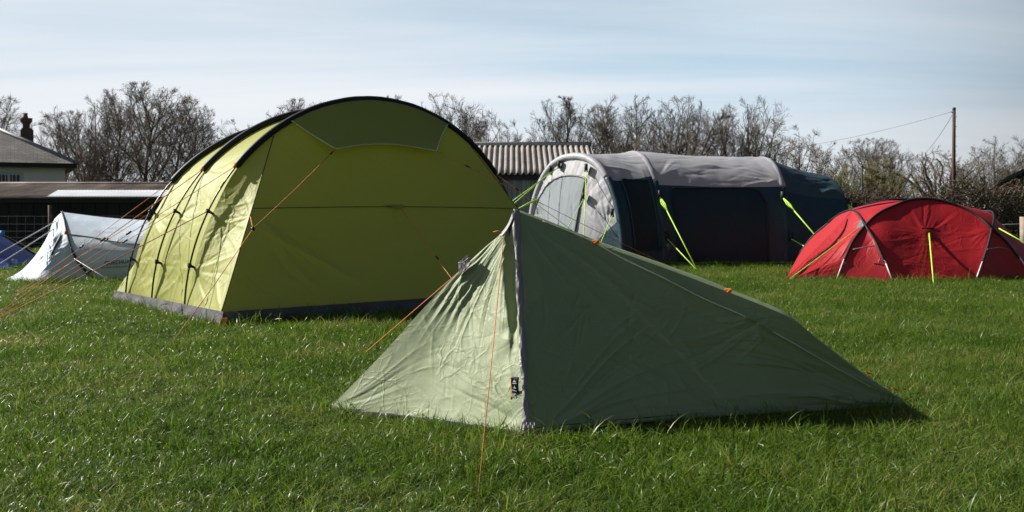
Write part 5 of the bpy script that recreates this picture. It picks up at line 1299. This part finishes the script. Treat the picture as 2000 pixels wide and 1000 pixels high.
TREES = [
 (U, 1, -18, 72, 178, 'bare tree rising behind the farmhouse chimney at the left edge', 1.0),
 (S_, 3, 70, 78, 268, 'faint low bare thicket just right of the farmhouse chimney', 1.1),
 (U, 2, 132, 66, 214, 'leaning bare tree at the left end of the clump by the farmhouse', 1.0),
 (B, 1, 178, 62, 180, 'wide forked bare tree second from the left in the clump behind low shed', .8),
 (U, 3, 226, 64, 172, 'slender bare tree just left of the tallest tree behind low shed', .95),
 (U, 2, 277, 58, 158, 'tallest bare tree with a thick straight trunk behind low shed', 1.15),
 (U, 1, 335, 62, 176, 'twin stemmed bare tree just right of the tallest tree behind low shed', .95),
 (U, 3, 378, 66, 196, 'thin bare tree beside the black pole sleeves of the lime tent', .9),
 (S_, 1, 425, 66, 228, 'bushy bare tree whose top meets the back sleeve of lime tent', 1.0),
 (U, 1, 528, 72, 196, 'bare tree left of the pair peeping over the lime tent shoulder', 1.0),
 (U, 2, 584, 74, 190, 'bare tree right of the pair peeping over the lime tent shoulder', .9),
 (S_, 2, 690, 78, 190, 'bare twig tops just showing over the crest of lime tent', 1.0),
 (U, 3, 768, 76, 184, 'sparse bare treetop right of the crest of the lime tent', .8),
 (B, 2, 884, 62, 178, 'rounded bare tree beside the right shoulder of the lime tent', .85),
 (U, 1, 938, 66, 200, 'bare tree behind the left end of the ribbed shed roof', .9),
 (S_, 3, 990, 60, 236, 'low bare thicket above the ridge of the boarded shed', 1.0),
 (S_, 1, 1035, 64, 226, 'brushy bare tree between the round tree and the shed gable', .9),
 (U, 2, 1098, 60, 186, 'upright bare tree behind the shed roof and air tent porch', .95),
 (U, 3, 1178, 62, 200, 'bare tree left of the dense pair above the air tent', 1.0),
 (B, 1, 1238, 58, 176, 'dense rounded bare tree above the second arch of air tent', .9),
 (B, 2, 1318, 58, 182, 'dense dark wide bare tree above the middle of the air tent', 1.0),
 (S_, 2, 1276, 54, 236, 'twiggy bare undergrowth between the dense pair above air tent', 1.1),
 (U, 1, 1398, 60, 196, 'slim bare tree left of the open forked tree above air tent', .8),
 (B, 1, 1452, 60, 184, 'open forked bare tree above the third arch of air tent', .85),
 (S_, 1, 1520, 58, 242, 'leafless spreading thicket behind the low end of air tent', 1.2),
 (S_, 3, 1575, 62, 262, 'bare scrub between the air tent tail and olive willow', 1.1),
 (S_, 2, 1640, 66, 278, 'hazy bare scrub left behind the olive willow', 1.1),
 (U, 3, 1700, 66, 266, 'bare tree directly behind the olive willow', 1.3),
 (B, 2, 1742, 64, 272, 'fan shaped bare tree right behind the olive willow', .9),
 (W_, 1, 1690, 46, 308, 'olive yellow willow bush behind the thin metal post', 1.35),
 (D_, 1, 1832, 60, 276, 'gnarled dead pollard with stubby limbs left of telegraph pole', 1.15),
 (D_, 2, 1886, 62, 292, 'smaller gnarled bare tree just right of telegraph pole', .95),
 (B, 1, 1946, 68, 264, 'pale rounded bare tree above the far barn roof', 1.1),
 (S_, 1, 2002, 64, 280, 'bare thicket at the right edge over the barn roof', 1.0),
 (S_, 3, 1800, 80, 345, 'far faint scrub low between willow and gnarled pollard', 1.3),
 (S_, 2, 1925, 72, 318, 'low bare scrub left of the far barn roof', 1.2),
 (S_, 1, 300, 70, 258, 'undergrowth of bare stems under the tallest tree behind low shed', 1.4),
 (S_, 2, 190, 70, 266, 'undergrowth of bare stems beside the farmhouse end wall', 1.3),
 (S_, 3, 400, 72, 262, 'undergrowth of bare stems left of the lime tent back sleeve', 1.3),
 (S_, 3, 1130, 66, 250, 'bare understory bush rising over the shed gable end', 1.2),
 (S_, 1, 1365, 64, 250, 'bare understory bush right of the dense dark wide tree', 1.2),
]
for (k, s, px, d, yt, lab, wd) in TREES:
    tree('willow_bush' if k == W_ else ('pollard_tree' if k == D_ else ('bare_shrub' if k == S_ else 'bare_tree')), k, s, px, d, yt, lab,
         'bush' if k in (W_, S_) else 'tree', None if k in (W_, D_) else GT if k in (U, B) else 'bare shrubs under the trees', wd)

# ------------------------------------------------------------------ hedge
def hedge():
    rng = np.random.RandomState(4)
    root = empty('hedge', (12, 26.5, 0), 'tangled brown and green hedge behind the red tent', 'hedge')
    x0, x1 = 6.8, 17.5; L = x1-x0
    def topz(x): return 1.62+.16*np.sin(x*1.1)+.10*np.sin(x*2.7+1)+np.clip((x-11)*.05, 0, .25)
    tw = MB(); 
    for k in range(5200):
        x = rng.uniform(x0, x1); z = rng.beta(1.6, 1.1)*topz(x); y = 26.4+rng.uniform(-.62, .62)*(1-.35*z/2)
        d = np.array([rng.normal(0, .55), rng.normal(0, .45)-.1, rng.uniform(-.1, 1)]); d /= np.linalg.norm(d); l = rng.uniform(.15, .55)
        p = np.array([x, y, z*.92]); q = p+d*l*.5+rng.normal(0, .03, 3); e = p+d*l+rng.normal(0, .05, 3)
        tw.tube([p, q, e], [.010, .007, .004], 3, cap=False)
    for k in range(170):
        x = rng.uniform(x0, x1); p = np.array([x, 26.4+rng.uniform(-.4, .4), 0]); tw.tube([p, p+[rng.normal(0, .15), 0, .8], p+[rng.normal(0, .35), rng.normal(0, .2), 1.55]], [.028, .02, .009], 5, cap=False)
    tw.build('twigs', simple('hedge_twigs', (.095, .066, .048), rough=.9, var=.35, vscale=1.2), root, smooth=False)
    def leaves(n, name, m, size, zpow, xw):
        v = np.zeros((n, 4, 3)); u = rng.rand(n); x = x0+L*(u**xw); z = rng.beta(*zpow, n)*topz(x)*1.03; y = 26.4-.05+(rng.rand(n)-.5)*1.3*(1-.35*z/2)
        clump = vnoise(np.stack([x*2.2, y*2, z*2.2], -1)); keep = clump > -.25; x, y, z = x[keep], y[keep], z[keep]; n = len(x)
        c = np.stack([x, y, z], -1); a = rng.normal(0, 1, (n, 3)); a /= np.linalg.norm(a, axis=1)[:, None]; b_ = np.cross(a, rng.normal(0, 1, (n, 3))); b_ /= np.linalg.norm(b_, axis=1)[:, None]
        s = rng.uniform(.6, 1.3, n)[:, None]*size
        v = np.stack([c-a*s, c+b_*s*.5, c+a*s, c-b_*s*.5], 1).reshape(-1, 3); q = np.arange(n*4).reshape(n, 4)
        MB().add(v, q).build(name, m, root, smooth=False)
    leaves(22000, 'dark_leaves', simple('dark_hedge_leaves', (.045, .060, .024), rough=.45, var=.4, vscale=1.8, transl=.2), .034, (1.2, 1.3), .8)
    leaves(6500, 'brown_leaves', simple('brown_hedge_leaves', (.13, .082, .052), rough=.7, var=.4, vscale=1.8, transl=.15), .028, (2.2, .9), 1.1)
    leaves(6500, 'fresh_leaves', simple('fresh_hedge_leaves', (.09, .14, .03), rough=.4, var=.3, vscale=1.8, transl=.3), .03, (1.2, 2.0), .55)
hedge()

# ------------------------------------------------------------------ grass
def grass():
    m, t = newmat('grass_blades'); L = t.links.new
    g = ND(t, 'ShaderNodeNewGeometry'); oi = ND(t, 'ShaderNodeObjectInfo')
    n = ND(t, 'ShaderNodeTexNoise'); L(g.outputs['Position'], n.inputs[0]); n.inputs['Scale'].default_value = 1.1; n.inputs['Detail'].default_value = 4
    ad = ND(t, 'ShaderNodeMath', operation='MULTIPLY_ADD'); L(g.outputs['Random Per Island'], ad.inputs[0]); ad.inputs[1].default_value = .75
    sb = ND(t, 'ShaderNodeMath', operation='MULTIPLY_ADD'); L(n.outputs[0], sb.inputs[0]); sb.inputs[1].default_value = 1.1; sb.inputs[2].default_value = -.42; L(sb.outputs[0], ad.inputs[2])
    r = ND(t, 'ShaderNodeValToRGB'); L(ad.outputs[0], r.inputs[0]); e = r.color_ramp.elements
    e[0].position = .05; e[0].color = (.024, .062, .006, 1); e[1].position = .985; e[1].color = (.24, .20, .08, 1)
    for p, c in ((.35, (.068, .124, .017)), (.65, (.106, .168, .027)), (.88, (.165, .205, .052))):
        k = e.new(p); k.color = (*c, 1)
    b = ND(t, 'ShaderNodeBsdfPrincipled'); L(r.outputs[0], b.inputs['Base Color']); b.inputs['Roughness'].default_value = .34; b.inputs['Specular IOR Level'].default_value = .22
    tr = ND(t, 'ShaderNodeBsdfTranslucent'); hs = ND(t, 'ShaderNodeHueSaturation'); hs.inputs['Value'].default_value = 1.5; hs.inputs['Saturation'].default_value = 1.1; L(r.outputs[0], hs.inputs['Color']); L(hs.outputs[0], tr.inputs[0])
    ms = ND(t, 'ShaderNodeMixShader'); ms.inputs[0].default_value = .40; L(b.outputs[0], ms.inputs[1]); L(tr.outputs[0], ms.inputs[2])
    o = ND(t, 'ShaderNodeOutputMaterial'); L(ms.outputs[0], o.inputs[0])
    rng = np.random.RandomState(12)
    tufts = []
    for k in range(9):
        v = []; q = []; nb = 36 if k < 7 else 20
        for i in range(nb):
            a = rng.uniform(0, 6.283); rad = .075*math.sqrt(rng.rand()); base = np.array([math.cos(a)*rad, math.sin(a)*rad, -.006])
            ln = rng.uniform(.030, .085) if k < 7 else rng.uniform(.07, .135)
            az = rng.uniform(0, 6.283); lean = rng.uniform(.1, .75); w = rng.uniform(.0011, .0023)
            d = np.array([math.cos(az)*lean+.42, math.sin(az)*lean+.1, 1]); d /= np.linalg.norm(d); side = np.cross(d, [math.sin(az+rng.normal(0, .7)), -math.cos(az), .1]); side = np.array([-math.sin(az), math.cos(az), 0])+rng.normal(0, .35, 3); side /= np.linalg.norm(side)
            bend = rng.uniform(.3, 1.5); p = base; dd = d.copy(); n0 = len(v); st = 4
            for s in range(st+1):
                f = s/st; ww = w*(1-f**2.2)+.0002
                v += [p-side*ww, p+side*ww]
                dd = dd+np.array([math.cos(az)*.32*bend+.05, math.sin(az)*.32*bend, -.30*bend*f]); dd /= np.linalg.norm(dd); p = p+dd*ln/st
            for s in range(st): j = n0+2*s; q.append((j, j+1, j+3, j+2))
        me = mesh_of('grass_tuft', v, q, None, True); me.materials.append(m)
        tufts.append(bpy.data.objects.new('grass_tuft', me))
    # scatter points: denser near the camera, none inside the tents
    def inside(poly, x, y):
        poly = np.asarray(poly)[:, :2]; r_ = np.zeros(len(x), bool); j = len(poly)-1
        for i in range(len(poly)):
            xi, yi = poly[i]; xj, yj = poly[j]; c = ((yi > y) != (yj > y)) & (x < (xj-xi)*(y-yi)/(yj-yi+1e-12)+xi); r_ ^= c; j = i
        return r_
    X, Y, SCL = [], [], []
    for (y0, y1, dens, sc) in ((2.7, 5.0, 620, 1.0), (5.0, 7.5, 480, 1.0), (7.5, 11, 320, 1.03), (11, 17, 170, 1.12), (17, 32, 80, 1.3)):
        w1 = .60*y1+2.6; n = int((y1-y0)*2*w1*dens); x = rng.uniform(-w1, w1, n); y = rng.uniform(y0, y1, n)
        k = np.abs(x) < .60*y+2.6; x, y = x[k], y[k]
        nz_ = fbm(np.stack([x*1.1, y*1.1, 0*x], -1), 3); k = rng.rand(len(x)) < np.clip(.95+.6*nz_, .66, 1); x, y, nz_ = x[k], y[k], nz_[k]
        X.append(x); Y.append(y); SCL.append(sc*np.clip(.98+.45*nz_+rng.normal(0, .16, len(x)), .45, 1.7))
    for poly in FOOT:      # longer tufts left standing along the hems
        pc = np.asarray(poly)[:, :2]; ce = pc.mean(0)
        for i in range(len(pc)):
            a_, c_ = pc[i], pc[(i+1) % len(pc)]; L_ = np.linalg.norm(c_-a_); n = int(L_*34); f = rng.rand(n)[:, None]; p = a_*(1-f)+c_*f
            o_ = np.array([c_[1]-a_[1], a_[0]-c_[0]])/(L_+1e-9); o_ = o_ if o_@((a_+c_)/2-ce) > 0 else -o_
            p = p+o_*rng.uniform(.015, .12, n)[:, None]; ok = vnoise(np.concatenate([p*5, p[:, :1]*0], -1)) > -.35; p = p[ok]
            k_ = 1.0 if ce[1] < 7 else 1.35
            X.append(p[:, 0]); Y.append(p[:, 1]); SCL.append(k_*rng.uniform(1.0, 1.65, len(p)))
    X, Y, SCL = map(np.concatenate, (X, Y, SCL))
    kp = np.ones(len(X), bool)
    for poly in FOOT:
        pc = np.asarray(poly)[:, :2]; kp &= ~inside(pc, X, Y)
    kp &= ~((Y > 26.7) & (X < -6.4)); X, Y, SCL = X[kp], Y[kp], SCL[kp]
    me = bpy.data.meshes.new('grass'); me.vertices.add(len(X)); me.vertices.foreach_set('co', np.stack([X, Y, 0*X], -1).astype(np.float32).ravel())
    for nm, ty, val in (('scl', 'FLOAT', SCL), ('rotz', 'FLOAT', rng.normal(0, .75, len(X))+np.where(rng.rand(len(X)) < .2, 3.1, 0)), ('pick', 'INT', np.where(rng.rand(len(X)) < .13, rng.randint(7, 9, len(X)), rng.randint(0, 7, len(X))))):
        at = me.attributes.new(nm, ty, 'POINT'); at.data.foreach_set('value', np.asarray(val, np.int32 if ty == 'INT' else np.float32))
    ob = bpy.data.objects.new('grass', me); COL.objects.link(ob); me.materials.append(m)
    ng = bpy.data.node_groups.new('grass_scatter', 'GeometryNodeTree')
    ng.interface.new_socket('Geometry', in_out='INPUT', socket_type='NodeSocketGeometry'); ng.interface.new_socket('Geometry', in_out='OUTPUT', socket_type='NodeSocketGeometry')
    gi = ng.nodes.new('NodeGroupInput'); go = ng.nodes.new('NodeGroupOutput'); ip = ng.nodes.new('GeometryNodeInstanceOnPoints'); gj = ng.nodes.new('GeometryNodeJoinGeometry')
    for tf in reversed(tufts):
        nd = ng.nodes.new('GeometryNodeObjectInfo'); nd.inputs['Object'].default_value = tf; nd.inputs['As Instance'].default_value = True; ng.links.new(nd.outputs['Geometry'], gj.inputs[0])
    def attr(nm, ty):
        nd = ng.nodes.new('GeometryNodeInputNamedAttribute'); nd.data_type = ty; nd.inputs['Name'].default_value = nm; return nd.outputs['Attribute']
    cx_ = ng.nodes.new('ShaderNodeCombineXYZ'); ng.links.new(attr('rotz', 'FLOAT'), cx_.inputs[2])
    e2r = ng.nodes.new('FunctionNodeEulerToRotation'); ng.links.new(cx_.outputs[0], e2r.inputs[0])
    ng.links.new(gi.outputs[0], ip.inputs['Points']); ng.links.new(gj.outputs[0], ip.inputs['Instance']); ip.inputs['Pick Instance'].default_value = True
    ng.links.new(attr('pick', 'INT'), ip.inputs['Instance Index']); ng.links.new(e2r.outputs[0], ip.inputs['Rotation']); ng.links.new(attr('scl', 'FLOAT'), ip.inputs['Scale'])
    ng.links.new(ip.outputs[0], go.inputs[0])
    md = ob.modifiers.new('scatter', 'NODES'); md.node_group = ng
    tag(ob, 'long green meadow grass covering the whole field', None, None, 'stuff')
grass()

SC.cycles.max_bounces = 8; SC.cycles.transparent_max_bounces = 8
SC.render.engine = 'CYCLES'
